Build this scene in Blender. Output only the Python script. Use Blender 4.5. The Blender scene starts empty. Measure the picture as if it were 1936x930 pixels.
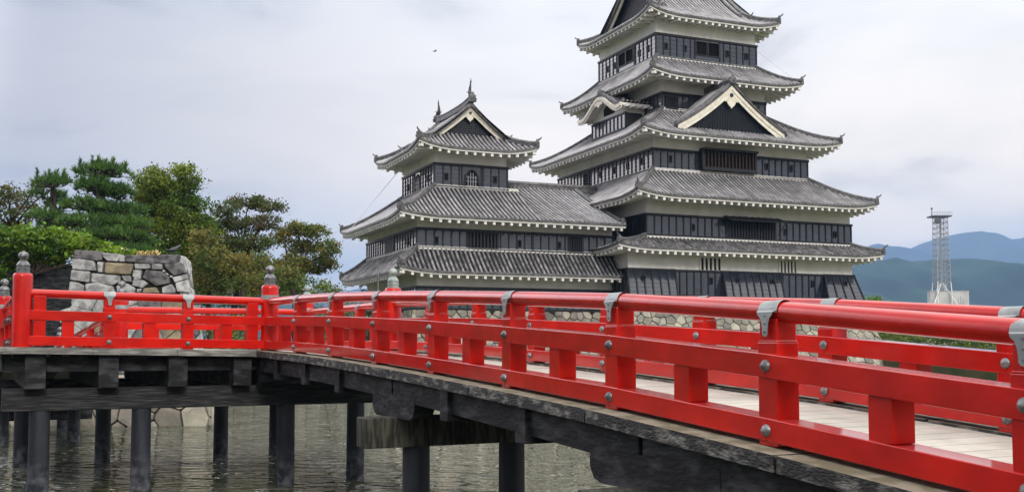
import bpy, bmesh, math, random
from math import radians as R, sin, cos, pi, sqrt, atan2
random.seed(7)
sc = bpy.context.scene
# ---------------------------------------------------------------- camera
EYE = 2.7                     # metres above the moat
cam = bpy.data.cameras.new("camera"); camo = bpy.data.objects.new("camera", cam)
sc.collection.objects.link(camo); sc.camera = camo
camo.location = (0, 0, EYE); camo.rotation_euler = (R(90 + 3.5), 0, 0)
cam.sensor_width = 36; cam.lens = 36 * 2000 / 1936
cam.shift_y = 0.0340; cam.clip_start = 0.1; cam.clip_end = 40000
# ---------------------------------------------------------------- light
SUN_EL, SUN_AZ = R(30), R(200)        # from behind and right of the camera
world = bpy.data.worlds.new("World"); sc.world = world; world.use_nodes = True
wn, wl = world.node_tree.nodes, world.node_tree.links
wn.clear()
out = wn.new('ShaderNodeOutputWorld')
sky = wn.new('ShaderNodeTexSky'); sky.sky_type = 'NISHITA'; sky.sun_disc = False
sky.sun_elevation = SUN_EL; sky.sun_rotation = R(160)
bg1 = wn.new('ShaderNodeBackground'); bg1.inputs[1].default_value = 0.10
wl.new(sky.outputs[0], bg1.inputs[0])
tc = wn.new('ShaderNodeTexCoord')
mp = wn.new('ShaderNodeMapping'); mp.inputs['Scale'].default_value = (1.0, 1.0, 3.2)
wl.new(tc.outputs['Generated'], mp.inputs[0])
n1 = wn.new('ShaderNodeTexNoise'); n1.inputs['Scale'].default_value = 3.1; n1.inputs['Detail'].default_value = 7
n1.inputs['Roughness'].default_value = 0.52; n1.inputs['Distortion'].default_value = 0.4
wl.new(mp.outputs[0], n1.inputs['Vector'])
cr = wn.new('ShaderNodeValToRGB')
e = cr.color_ramp.elements
e[0].position = 0.34; e[0].color = (0.60, 0.58, 0.58, 1)
e[1].position = 0.58; e[1].color = (1.0, 0.955, 0.90, 1)
k = e.new(0.45); k.color = (0.90, 0.87, 0.835, 1)
wl.new(n1.outputs['Fac'], cr.inputs[0])
# the cloud deck is thicker and greyer to the left (west) of the view and low on the horizon
sx = wn.new('ShaderNodeSeparateXYZ'); wl.new(tc.outputs['Generated'], sx.inputs[0])
mr = wn.new('ShaderNodeMapRange'); mr.inputs[1].default_value = -0.44; mr.inputs[2].default_value = 0.02
mr.inputs[3].default_value = 1; mr.inputs[4].default_value = 0
wl.new(sx.outputs['X'], mr.inputs[0])
mx = wn.new('ShaderNodeMix'); mx.data_type = 'RGBA'; mx.blend_type = 'MULTIPLY'
wl.new(mr.outputs[0], mx.inputs[0]); wl.new(cr.outputs[0], mx.inputs[6]); mx.inputs[7].default_value = (0.50, 0.50, 0.555, 1)
# low cloud bank
mz = wn.new('ShaderNodeMapRange'); mz.inputs[1].default_value = 0.07; mz.inputs[2].default_value = 0.16
mz.inputs[3].default_value = 1; mz.inputs[4].default_value = 0
wl.new(sx.outputs['Z'], mz.inputs[0])
n2 = wn.new('ShaderNodeTexNoise'); n2.inputs['Scale'].default_value = 5.5; n2.inputs['Detail'].default_value = 8
mp2 = wn.new('ShaderNodeMapping'); mp2.inputs['Scale'].default_value = (1.0, 1.0, 2.4)
wl.new(tc.outputs['Generated'], mp2.inputs[0]); wl.new(mp2.outputs[0], n2.inputs['Vector'])
r2 = wn.new('ShaderNodeValToRGB'); r2.color_ramp.elements[0].position = 0.44; r2.color_ramp.elements[1].position = 0.58
wl.new(n2.outputs['Fac'], r2.inputs[0])
mm = wn.new('ShaderNodeMath'); mm.operation = 'MULTIPLY'; wl.new(mz.outputs[0], mm.inputs[0]); wl.new(r2.outputs[0], mm.inputs[1])
mx2 = wn.new('ShaderNodeMix'); mx2.data_type = 'RGBA'; wl.new(mm.outputs[0], mx2.inputs[0])
wl.new(mx.outputs[2], mx2.inputs[6]); mx2.inputs[7].default_value = (0.60, 0.64, 0.74, 1)
# bright patch added to the sky far left, for sheen on left-facing boards
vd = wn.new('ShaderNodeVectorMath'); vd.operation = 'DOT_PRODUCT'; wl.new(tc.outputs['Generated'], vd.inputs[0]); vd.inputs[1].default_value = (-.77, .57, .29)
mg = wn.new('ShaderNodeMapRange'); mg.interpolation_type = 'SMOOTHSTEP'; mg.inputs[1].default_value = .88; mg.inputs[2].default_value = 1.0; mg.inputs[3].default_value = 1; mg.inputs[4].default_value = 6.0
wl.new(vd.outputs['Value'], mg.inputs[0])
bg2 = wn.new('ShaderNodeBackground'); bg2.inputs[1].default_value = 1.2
mh = wn.new('ShaderNodeMapRange'); mh.inputs[1].default_value = 0.06; mh.inputs[2].default_value = 0.30; mh.inputs[3].default_value = 1; mh.inputs[4].default_value = 0; wl.new(sx.outputs['Z'], mh.inputs[0])
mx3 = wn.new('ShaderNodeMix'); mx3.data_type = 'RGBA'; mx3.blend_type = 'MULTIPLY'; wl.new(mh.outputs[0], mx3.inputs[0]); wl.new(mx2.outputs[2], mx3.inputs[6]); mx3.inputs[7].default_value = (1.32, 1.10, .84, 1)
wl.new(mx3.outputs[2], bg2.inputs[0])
# an overcast sky is brightest overhead
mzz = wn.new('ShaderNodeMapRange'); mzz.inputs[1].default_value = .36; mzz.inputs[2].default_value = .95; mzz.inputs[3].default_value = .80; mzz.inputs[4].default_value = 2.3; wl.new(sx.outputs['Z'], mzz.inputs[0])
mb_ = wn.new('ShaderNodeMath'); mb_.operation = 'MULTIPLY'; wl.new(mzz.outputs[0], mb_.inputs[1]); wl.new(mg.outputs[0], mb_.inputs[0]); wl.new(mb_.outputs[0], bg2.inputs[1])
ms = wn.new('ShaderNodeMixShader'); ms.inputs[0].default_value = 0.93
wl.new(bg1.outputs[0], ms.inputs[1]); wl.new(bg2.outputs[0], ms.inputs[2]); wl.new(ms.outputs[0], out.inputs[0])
sun = bpy.data.lights.new("sun", 'SUN'); sun.energy = 1.15; sun.angle = R(12); sun.color = (1, .96, .9)
suno = bpy.data.objects.new("sun", sun); sc.collection.objects.link(suno)
_d = (sin(SUN_AZ - pi) * cos(SUN_EL), -cos(SUN_AZ - pi) * cos(SUN_EL), sin(SUN_EL))
_az = R(20)     # light comes from behind the camera, a little to the right
from mathutils import Vector, Matrix
_dir = Vector((sin(_az) * cos(SUN_EL), -cos(_az) * cos(SUN_EL), sin(SUN_EL)))
suno.rotation_euler = _dir.to_track_quat('Z', 'Y').to_euler()
sc.view_settings.view_transform = 'Standard'; sc.view_settings.look = 'None'
sc.view_settings.exposure = 0.72; sc.view_settings.gamma = 1
sc.cycles.max_bounces = 6; sc.cycles.diffuse_bounces = 3; sc.cycles.glossy_bounces = 3
sc.cycles.transparent_max_bounces = 6; sc.cycles.volume_bounces = 0
sc.cycles.use_denoising = True
# ---------------------------------------------------------------- materials
def mat(name, col, rough=.6, spec=.5, noise=None, nscale=5, bump=0, bscale=20, coat=0, island=0, metal=0, stretch=None, ior=None, trans=0, coords='Object', nlo=.42, nhi=.58, detail=5, coatior=1.5, objrand=0):
    m = bpy.data.materials.new(name); m.use_nodes = True
    nt = m.node_tree; b = nt.nodes['Principled BSDF']
    b.inputs['Base Color'].default_value = (*col, 1); b.inputs['Roughness'].default_value = rough
    b.inputs['Specular IOR Level'].default_value = spec; b.inputs['Metallic'].default_value = metal
    if coat: b.inputs['Coat IOR'].default_value = coatior; b.inputs['Coat Weight'].default_value = coat; b.inputs['Coat Roughness'].default_value = .08
    if ior: b.inputs['IOR'].default_value = ior
    t = nt.nodes.new('ShaderNodeTexCoord'); mp = nt.nodes.new('ShaderNodeMapping')
    nt.links.new(t.outputs[coords], mp.inputs[0])
    if stretch: mp.inputs['Scale'].default_value = stretch
    src = None
    if noise:
        n = nt.nodes.new('ShaderNodeTexNoise'); n.inputs['Scale'].default_value = nscale; n.inputs['Detail'].default_value = detail
        nt.links.new(mp.outputs[0], n.inputs['Vector'])
        rp = nt.nodes.new('ShaderNodeMapRange'); rp.inputs[1].default_value = nlo; rp.inputs[2].default_value = nhi
        nt.links.new(n.outputs['Fac'], rp.inputs[0])
        mx = nt.nodes.new('ShaderNodeMix'); mx.data_type = 'RGBA'
        nt.links.new(rp.outputs[0], mx.inputs[0]); mx.inputs[6].default_value = (*col, 1); mx.inputs[7].default_value = (*noise, 1)
        src = mx.outputs[2]
    if island:
        g = nt.nodes.new('ShaderNodeNewGeometry'); h = nt.nodes.new('ShaderNodeHueSaturation')
        r = nt.nodes.new('ShaderNodeMapRange'); r.inputs[3].default_value = 1 - island; r.inputs[4].default_value = 1 + island
        nt.links.new(g.outputs['Random Per Island'], r.inputs[0]); nt.links.new(r.outputs[0], h.inputs['Value'])
        r2 = nt.nodes.new('ShaderNodeMapRange'); r2.inputs[3].default_value = .5 - island * .05; r2.inputs[4].default_value = .5 + island * .05
        ml = nt.nodes.new('ShaderNodeMath'); ml.operation = 'FRACT'; m2 = nt.nodes.new('ShaderNodeMath'); m2.operation = 'MULTIPLY'; m2.inputs[1].default_value = 17.3
        nt.links.new(g.outputs['Random Per Island'], m2.inputs[0]); nt.links.new(m2.outputs[0], ml.inputs[0]); nt.links.new(ml.outputs[0], r2.inputs[0])
        nt.links.new(r2.outputs[0], h.inputs['Hue'])
        if src: nt.links.new(src, h.inputs['Color'])
        else: h.inputs['Color'].default_value = (*col, 1)
        src = h.outputs[0]
    if objrand:
        g = nt.nodes.new('ShaderNodeObjectInfo'); h = nt.nodes.new('ShaderNodeHueSaturation'); r = nt.nodes.new('ShaderNodeMapRange'); r.inputs[3].default_value = 1 - objrand; r.inputs[4].default_value = 1 + objrand
        nt.links.new(g.outputs['Random'], r.inputs[0]); nt.links.new(r.outputs[0], h.inputs['Value']); nt.links.new(src, h.inputs['Color']); src = h.outputs[0]
    if src: nt.links.new(src, b.inputs['Base Color'])
    if bump:
        n = nt.nodes.new('ShaderNodeTexNoise'); n.inputs['Scale'].default_value = bscale; n.inputs['Detail'].default_value = 6
        nt.links.new(mp.outputs[0], n.inputs['Vector'])
        bp = nt.nodes.new('ShaderNodeBump'); bp.inputs['Strength'].default_value = bump; bp.inputs['Distance'].default_value = .02
        nt.links.new(n.outputs['Fac'], bp.inputs['Height']); nt.links.new(bp.outputs[0], b.inputs['Normal'])
    if trans:
        tr = nt.nodes.new('ShaderNodeBsdfTranslucent'); mm = nt.nodes.new('ShaderNodeMixShader'); mm.inputs[0].default_value = trans
        if src: nt.links.new(src, tr.inputs[0])
        else: tr.inputs[0].default_value = (*col, 1)
        o = nt.nodes['Material Output']
        nt.links.new(b.outputs[0], mm.inputs[1]); nt.links.new(tr.outputs[0], mm.inputs[2]); nt.links.new(mm.outputs[0], o.inputs[0])
    return m
M = dict(
 red=mat('red_paint', (.62, .009, .003), .33, .18, noise=(.40, .004, .0015), nscale=2.6, bump=.2, bscale=9, nlo=.30, nhi=.72, coat=1.0, detail=8, coatior=1.36, objrand=.10, stretch=(1, 1, 1.4)),
 strap=mat('grey_metal', (.34, .36, .36), .45, .5, noise=(.24, .26, .26), nscale=6, metal=.2),
 bronze=mat('dark_bronze', (.13, .13, .14), .4, .5, noise=(.24, .25, .25), nscale=9, metal=.5),
 verdigris=mat('pale_verdigris', (.22, .28, .26), .5, .5, noise=(.36, .40, .38), nscale=9, metal=.3),
 timber=mat('black_timber', (.009, .0095, .011), .7, .3, noise=(.052, .052, .057), nscale=3.0, nlo=.46, nhi=.66, detail=8, bump=.6, bscale=8, stretch=(1, 1, 3)),
 grain=mat('weathered_black_timber', (.011, .011, .013), .65, .3, noise=(.065, .062, .063), nscale=5.0, bump=.7, bscale=6, stretch=(.6, .6, 9), nlo=.45, nhi=.72),
 mossy=mat('mossy_timber_end', (.02, .020, .017), .8, .3, noise=(.075, .074, .055), nscale=5.0, bump=.5, bscale=12, stretch=(4, 4, .6)),
 pile=mat('tarred_pile', (.018, .020, .027), .5, .35, noise=(.05, .054, .067), nscale=2.4, bump=.4, bscale=9, stretch=(2, 2, .35), nlo=.45, nhi=.75),
 edge=mat('mouldy_edge_plank', (.03, .027, .027), .7, .4, noise=(.25, .24, .21), nscale=6.0, bump=.9, bscale=22, nlo=.49, nhi=.70, stretch=(1, 1, 2.6), detail=9),
 edgepale=mat('pale_edge_plank', (.13, .125, .115), .7, .4, noise=(.32, .31, .28), nscale=4.0, bump=.6, bscale=18, nlo=.42, nhi=.62, stretch=(.6, .6, 4), detail=9),
 edgetop=mat('weathered_plank_top', (.15, .14, .09), .7, .4, noise=(.26, .24, .18), nscale=6.0, bump=.4, bscale=22),
 deck=mat('pale_deck_board', (.50, .485, .43), .6, .4, noise=(.36, .345, .30), nscale=3.0, bump=.3, bscale=20, island=.09, nlo=.3, nhi=.7, stretch=(1,1,1)),
 plaster=mat('cream_plaster', (.86, .835, .79), .8, .3, noise=(.72, .695, .65), nscale=.9, bump=.1, bscale=12, nlo=.35, nhi=.68, stretch=(1, 1, .6)),
 trim=mat('cream_trim', (.84, .79, .68), .7, .3, noise=(.72, .67, .55), nscale=3),
 tile=mat('grey_roof_tile', (.40, .39, .395), .4, .5, noise=(.22, .215, .22), nscale=1.3, island=.22, nlo=.36, nhi=.64, detail=8),
 tilerough=mat('dark_weathered_tile', (.30, .29, .29), .6, .4, noise=(.11, .105, .108), nscale=2.2, island=.3, nlo=.38, nhi=.62, detail=8),
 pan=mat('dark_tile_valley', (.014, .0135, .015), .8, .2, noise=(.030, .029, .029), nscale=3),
 ridge=mat('ridge_tile', (.15, .145, .145), .55, .5, noise=(.07, .068, .07), nscale=4, bump=.5, bscale=14),
 black=mat('black_lacquer_board', (.008, .012, .026), .30, .4, noise=(.015, .020, .036), nscale=2, island=.22, ior=1.5, coat=1.0),
 batten=mat('black_batten', (.010, .011, .016), .5, .4),
 void=mat('dark_interior', (.006, .006, .007), .9, .1),
 brownbar=mat('brown_window_bar', (.030, .017, .012), .7, .3),
 stone=mat('moat_stone', (.24, .225, .19), .85, .3, noise=(.36, .33, .26), nscale=1.3, bump=.9, bscale=7, island=.38, nlo=.4, nhi=.62),
 gatestone=mat('pale_grey_stone', (.46, .46, .445), .85, .3, noise=(.24, .235, .235), nscale=3.2, bump=1.0, bscale=9, island=.16, nlo=.44, nhi=.60, detail=8),
 ochre=mat('ochre_stone', (.34, .28, .18), .85, .3, noise=(.20, .17, .12), nscale=3, bump=1.0, bscale=9, nlo=.4, nhi=.62),
 darkstone=mat('sooty_stone', (.17, .16, .16), .85, .3, noise=(.07, .065, .07), nscale=3.5, bump=1.0, bscale=9, nlo=.44, nhi=.60),
 soil=mat('dark_joint', (.03, .028, .022), .95, .1),
 grass=mat('ground_grass', (.07, .10, .03), .9, .2, noise=(.13, .12, .06), nscale=.4, bump=.5, bscale=3),
 bark=mat('bark', (.07, .05, .038), .9, .2, noise=(.03, .024, .02), nscale=6, bump=.9, bscale=12, stretch=(1, 1, .3)),
 pine=mat('pine_needles', (.034, .085, .018), .6, .3, island=.5, noise=(.075, .15, .025), nscale=.8, trans=.15),
 green=mat('green_leaves', (.065, .13, .016), .55, .35, island=.5, noise=(.17, .22, .022), nscale=.45, trans=.3),
 olive=mat('olive_leaves', (.085, .13, .024), .6, .3, island=.5, noise=(.20, .17, .04), nscale=.6, trans=.3),
 rust=mat('rusty_leaves', (.12, .085, .034), .6, .3, island=.5, noise=(.07, .105, .022), nlo=.38, nhi=.54, nscale=.8, trans=.3),
 lime=mat('lime_leaves', (.20, .31, .02), .5, .35, island=.5, noise=(.07, .15, .015), nscale=.7, trans=.35),
 straw=mat('dry_straw', (.55, .42, .18), .8, .2, island=.3),
 white=mat('white_plaster', (.78, .77, .75), .7, .3),
 steel=mat('grey_steel', (.30, .31, .33), .5, .5, metal=.3),
 darksteel=mat('dark_steel', (.05, .055, .06), .5, .5),
 concrete=mat('pale_concrete', (.55, .54, .52), .85, .2, noise=(.44, .43, .42), nscale=.2),
)
# small chips and scuffs in the red paint
_n = M['red'].node_tree; _b = _n.nodes['Principled BSDF']; _src = _b.inputs['Base Color'].links[0].from_socket
_t = _n.nodes.new('ShaderNodeTexCoord'); _o = _n.nodes.new('ShaderNodeTexNoise'); _o.inputs['Scale'].default_value = 16; _o.inputs['Detail'].default_value = 9; _o.inputs['Roughness'].default_value = .7; _n.links.new(_t.outputs['Object'], _o.inputs['Vector'])
_r = _n.nodes.new('ShaderNodeMapRange'); _r.inputs[1].default_value = .67; _r.inputs[2].default_value = .73; _r.inputs[4].default_value = .75; _n.links.new(_o.outputs['Fac'], _r.inputs[0])
_x = _n.nodes.new('ShaderNodeMix'); _x.data_type = 'RGBA'; _n.links.new(_r.outputs[0], _x.inputs[0]); _n.links.new(_src, _x.inputs[6]); _x.inputs[7].default_value = (.10, .03, .02, 1); _n.links.new(_x.outputs[2], _b.inputs['Base Color'])
# tide stain near the water on the piles
_n = M['pile'].node_tree; _b = _n.nodes['Principled BSDF']; _src = _b.inputs['Base Color'].links[0].from_socket
_t = _n.nodes.new('ShaderNodeTexCoord'); _s = _n.nodes.new('ShaderNodeSeparateXYZ'); _n.links.new(_t.outputs['Object'], _s.inputs[0])
_z = _n.nodes.new('ShaderNodeMapRange'); _z.inputs[1].default_value = .75; _z.inputs[2].default_value = .02; _n.links.new(_s.outputs['Z'], _z.inputs[0])
_o = _n.nodes.new('ShaderNodeTexNoise'); _o.inputs['Scale'].default_value = 7; _o.inputs['Detail'].default_value = 6
_r = _n.nodes.new('ShaderNodeMapRange'); _r.inputs[1].default_value = .42; _r.inputs[2].default_value = .66; _n.links.new(_t.outputs['Object'], _o.inputs['Vector']); _n.links.new(_o.outputs['Fac'], _r.inputs[0])
_m = _n.nodes.new('ShaderNodeMath'); _m.operation = 'MULTIPLY'; _n.links.new(_z.outputs[0], _m.inputs[0]); _n.links.new(_r.outputs[0], _m.inputs[1])
_x = _n.nodes.new('ShaderNodeMix'); _x.data_type = 'RGBA'; _n.links.new(_m.outputs[0], _x.inputs[0]); _n.links.new(_src, _x.inputs[6]); _x.inputs[7].default_value = (.17, .175, .19, 1); _n.links.new(_x.outputs[2], _b.inputs['Base Color'])
# water
w = bpy.data.materials.new('moat_water'); w.use_nodes = True; nt = w.node_tree; b = nt.nodes['Principled BSDF']
b.inputs['Base Color'].default_value = (.048, .054, .022, 1); b.inputs['Roughness'].default_value = .005; b.inputs['IOR'].default_value = 1.5
b.inputs['Specular IOR Level'].default_value = .6
t = nt.nodes.new('ShaderNodeTexCoord')
def wnoise(sc_, s, det, dist):
    mp = nt.nodes.new('ShaderNodeMapping'); mp.inputs['Scale'].default_value = s; nt.links.new(t.outputs['Object'], mp.inputs[0])
    n = nt.nodes.new('ShaderNodeTexNoise'); n.inputs['Scale'].default_value = sc_; n.inputs['Detail'].default_value = det; n.inputs['Distortion'].default_value = dist
    nt.links.new(mp.outputs[0], n.inputs['Vector']); return n
na = wnoise(1.5, (.68, 1.6, 1), 2.2, 1.2); nb = wnoise(.35, (1, 1.3, 1), 2, .2)
ad = nt.nodes.new('ShaderNodeMath'); ad.operation = 'MULTIPLY_ADD'; ad.inputs[1].default_value = 1.6
nt.links.new(nb.outputs['Fac'], ad.inputs[0]); nt.links.new(na.outputs['Fac'], ad.inputs[2])
bp = nt.nodes.new('ShaderNodeBump'); bp.inputs['Strength'].default_value = 1; bp.inputs['Distance'].default_value = .85
nt.links.new(ad.outputs[0], bp.inputs['Height']); nt.links.new(bp.outputs[0], b.inputs['Normal'])
M['water'] = w
# ---------------------------------------------------------------- helpers
COL = sc.collection
class MB:
    def __init__(s): s.v = []; s.f = []; s.m = []
    def face(s, pts, mi=0):
        i = len(s.v); s.v += [tuple(p) for p in pts]; s.f.append(tuple(range(i, i + len(pts)))); s.m.append(mi)
    def mesh(s, vs, fs, mi=0):
        i = len(s.v); s.v += [tuple(p) for p in vs]
        for f in fs: s.f.append(tuple(i + a for a in f)); s.m.append(mi)
    def hexa(s, p, mi=0):     # 8 points: bottom ring 0-3, top ring 4-7
        s.mesh(p, [(3, 2, 1, 0), (4, 5, 6, 7), (0, 1, 5, 4), (1, 2, 6, 5), (2, 3, 7, 6), (3, 0, 4, 7)], mi)
    def box(s, x0, y0, z0, x1, y1, z1, mi=0):
        s.hexa([(x0, y0, z0), (x1, y0, z0), (x1, y1, z0), (x0, y1, z0), (x0, y0, z1), (x1, y0, z1), (x1, y1, z1), (x0, y1, z1)], mi)
    def tube(s, pts, rad, n=8, mi=0, caps=True):
        pts = [Vector(p) for p in pts]; rs = rad if isinstance(rad, (list, tuple)) else [rad] * len(pts)
        rings = []; vs = []
        up = None
        for i, p in enumerate(pts):
            d = (pts[min(i + 1, len(pts) - 1)] - pts[max(i - 1, 0)]).normalized()
            if up is None: up = Vector((0, 0, 1)) if abs(d.z) < .9 else Vector((1, 0, 0))
            a = d.cross(up).normalized(); c = a.cross(d).normalized(); up = c
            for k in range(n):
                t = 2 * pi * k / n; vs.append(p + a * (cos(t) * rs[i]) + c * (sin(t) * rs[i]))
        fs = []
        for i in range(len(pts) - 1):
            for k in range(n):
                k2 = (k + 1) % n; fs.append((i * n + k, i * n + k2, (i + 1) * n + k2, (i + 1) * n + k))
        if caps: fs += [tuple(range(n - 1, -1, -1)), tuple((len(pts) - 1) * n + k for k in range(n))]
        s.mesh(vs, fs, mi)
    def lathe(s, prof, c=(0, 0, 0), n=20, mi=0):
        vs = []; fs = []
        for r, z in prof:
            for k in range(n): vs.append((c[0] + r * cos(2 * pi * k / n), c[1] + r * sin(2 * pi * k / n), c[2] + z))
        for i in range(len(prof) - 1):
            for k in range(n):
                k2 = (k + 1) % n; fs.append((i * n + k, i * n + k2, (i + 1) * n + k2, (i + 1) * n + k))
        fs += [tuple(range(n - 1, -1, -1)), tuple((len(prof) - 1) * n + k for k in range(n))]
        s.mesh(vs, fs, mi)
    def build(s, name, mats, parent=None, smooth=False, off=None, bevel=0):
        me = bpy.data.meshes.new(name)
        vs = s.v if off is None else [(x - off[0], y - off[1], z - off[2]) for x, y, z in s.v]
        me.from_pydata(vs, [], s.f)
        if not isinstance(mats, (list, tuple)): mats = [mats]
        for m in mats: me.materials.append(M[m])
        if len(mats) > 1: me.polygons.foreach_set('material_index', s.m)
        if smooth: me.polygons.foreach_set('use_smooth', [True] * len(s.f))
        me.update()
        o = bpy.data.objects.new(name, me); COL.objects.link(o)
        if parent is not None: o.parent = parent
        if off is not None and parent is None: o.location = off
        if bevel:
            b = o.modifiers.new('bevel', 'BEVEL'); b.width = bevel; b.segments = 2; b.limit_method = 'ANGLE'; b.angle_limit = R(40)
        return o
def tag(o, label=None, cat=None, group=None, kind=None):
    if label: o['label'] = label
    if cat: o['category'] = cat
    if group: o['group'] = group
    if kind: o['kind'] = kind
    return o
def thing(name, loc, label, cat, group=None, rz=0):
    o = bpy.data.objects.new(name, None); COL.objects.link(o); o.location = loc; o.rotation_euler = (0, 0, rz)
    return tag(o, label, cat, group)
def autosmooth(o, ang=35):
    me = o.data; me.polygons.foreach_set('use_smooth', [True] * len(me.polygons))
    try: me.set_sharp_from_angle(angle=R(ang))
    except Exception: pass
    return o
def lerp(a, b, t): return a + (b - a) * t

# ---------------------------------------------------------------- setting: water, ground, hills
mb = MB(); mb.face([(-140, -25, 0), (120, -25, 0), (120, 130, 0), (-140, 130, 0)])
tag(mb.build('water', 'water'), kind='structure')
out_ = [(-140, -4), (-140, 36.2), (-10.3, 36.2), (-22, 84), (-8, 92), (14, 100), (29, 92), (28, 52), (110, 50), (110, -4)]
hts = [1.4, 1.5, 1.5, 1.9, 1.9, 2, 1.9, 1.1, 1.1, 1.1]
cx0, cy0 = 0, 20
mb = MB(); n = len(out_)
far = []
for (x, y) in out_:
    a = atan2(y - cy0, x - cx0); far.append((cx0 + 9000 * cos(a), cy0 + 9000 * sin(a)))
far[0] = (-9000, -2500); far[-1] = (9000, -2500)
for i in range(n):
    j = (i + 1) % n
    mb.face([(*out_[i], hts[i]), (*out_[j], hts[j]), (far[j][0], far[j][1], 2), (far[i][0], far[i][1], 2)])
    mb.face([(*out_[i], hts[i]), (*out_[j], hts[j]), (*out_[j], -2), (*out_[i], -2)])
tag(mb.build('ground', 'grass'), kind='structure')

def hills(name, y0, prof, depth, colA, colB, seed, rough):
    rr = random.Random(seed)
    m = mat(name + '_forest', colA, .95, .1, noise=colB, nscale=.0045, nlo=.38, nhi=.66, detail=12)
    M[name] = m
    def top(px):
        for (a, ya), (b_, yb) in zip(prof, prof[1:]):
            if a <= px <= b_: return ya + (yb - ya) * (px - a) / (b_ - a)
        return prof[0][1] if px < prof[0][0] else prof[-1][1]
    from mathutils import noise as N
    mb = MB(); NX, NY = 260, 46
    vs = []
    for j in range(NY + 1):
        s_ = j / NY
        for i in range(NX + 1):
            px = lerp(-500, 2500, i / NX)
            x = (px - 968) / 2000 * y0; H = (653 - top(px)) / 2000 * y0
            shape = sin(min(s_ / .55, 1) * pi / 2) ** 1.25 if s_ < .55 else cos((s_ - .55) / .45 * pi / 2)
            f = N.fractal(Vector((x / (y0 * .13), s_ * 2.6 + seed, seed)), 0.9, 2.1, 7)
            rid = abs(N.noise(Vector((x / (y0 * .05) + s_ * 1.5, s_ * 2.2, seed + 3))))
            z = H * shape * (1 + 0.0 * f) + H * rough * (f * .5 - rid * 1.1) * min(s_ / .1, 1) * (1 if s_ < .5 else .3)
            vs.append((x * (1 + 0), y0 - depth + depth * 1.8 * s_, EYE + z))
    fs = [(j * (NX + 1) + i, j * (NX + 1) + i + 1, (j + 1) * (NX + 1) + i + 1, (j + 1) * (NX + 1) + i) for j in range(NY) for i in range(NX)]
    mb.mesh(vs, fs)
    tag(mb.build(name, name, smooth=True), kind='structure')
hills('hills', 2600, [(-500, 590), (300, 585), (900, 570), (1500, 520), (1640, 505), (1700, 500), (1760, 510), (1800, 516), (1850, 535), (1936, 548), (2500, 540)], 1500, (.008, .026, .026), (.024, .062, .046), 3, .42)
hills('mountains', 6200, [(-500, 570), (300, 560), (900, 540), (1500, 485), (1680, 474), (1720, 470), (1765, 453), (1800, 445), (1830, 447), (1860, 455), (1936, 462), (2100, 440), (2500, 470)], 2600, (.006, .016, .030), (.022, .045, .052), 11, .34)

# haze: a closed box of even air between the camera and the ridges
mb = MB(); mb.box(-9500, -2600, -3, 9500, 10200, 740)
hz = bpy.data.materials.new('haze_air'); hz.use_nodes = True; nt = hz.node_tree; nt.nodes.clear()
o_ = nt.nodes.new('ShaderNodeOutputMaterial'); pv = nt.nodes.new('ShaderNodeVolumePrincipled')
pv.inputs['Color'].default_value = (.38, .61, 1.0, 1); pv.inputs['Density'].default_value = .00016; pv.inputs['Anisotropy'].default_value = 0.0
nt.links.new(pv.outputs[0], o_.inputs['Volume']); M['haze'] = hz
tag(mb.build('haze', 'haze'), kind='stuff')
# ---------------------------------------------------------------- bridge
# local frame: origin under the camera; x = across (e), y = away from the camera (-d)
BR = thing('footbridge', (0, 0, 0), 'long red-railed wooden footbridge on black piles with a dog-leg landing, crossing the moat', 'bridge', rz=atan2(.453, .8916))
BR.location = (0, 0, 0)
def rail_h(t, p=6.0):                    # top of the handrail above the water
    n_ = (18.18 - t) / 2.056
    if n_ <= -1: h = .925
    else:
        tb = (.925, .889, .838, .765, .678, .576, .466, .318, .145, -.05, -.27, -.5, -.8); i = min(int(n_ + 1), 11); h = tb[i] + (tb[i + 1] - tb[i]) * (n_ + 1 - i)
    if t > 20.0 and p < 4.97: h += .07 * min(1, (4.97 - p) / 4.14)
    if t > 26.6: h -= (t - 26.6) * .10 + max(0, t - 28) * .03
    return h + EYE
S_ = 2.056; T0 = 18.18; PN, PF = 4.97, 7.45
def st(n_): return T0 - S_ * n_
def seg(mb, a, b, w0, w1, z0a, z1a, z0b, z1b, mi=0):
    """bar from a to b (p,t); w0,w1 offsets to its right-hand side; heights at both ends"""
    d = Vector((b[0] - a[0], b[1] - a[1])).normalized(); nr = Vector((d.y, -d.x))
    A0 = (a[0] + nr.x * w0, a[1] + nr.y * w0); A1 = (a[0] + nr.x * w1, a[1] + nr.y * w1)
    B0 = (b[0] + nr.x * w0, b[1] + nr.y * w0); B1 = (b[0] + nr.x * w1, b[1] + nr.y * w1)
    mb.hexa([(*A0, z0a), (*B0, z0b), (*B1, z0b), (*A1, z0a), (*A0, z1a), (*B0, z1b), (*B1, z1b), (*A1, z1a)], mi)
FIN = [(.118, 0), (.118, .03), (.108, .035), (.108, .075), (.118, .08), (.118, .10), (.104, .105), (.104, .15), (.112, .155), (.112, .175), (.098, .19), (.085, .225), (.055, .255), (.040, .268), (.042, .28), (.07, .295), (.088, .33), (.090, .36), (.078, .40), (.05, .425), (.02, .44), (.004, .455)]
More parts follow.
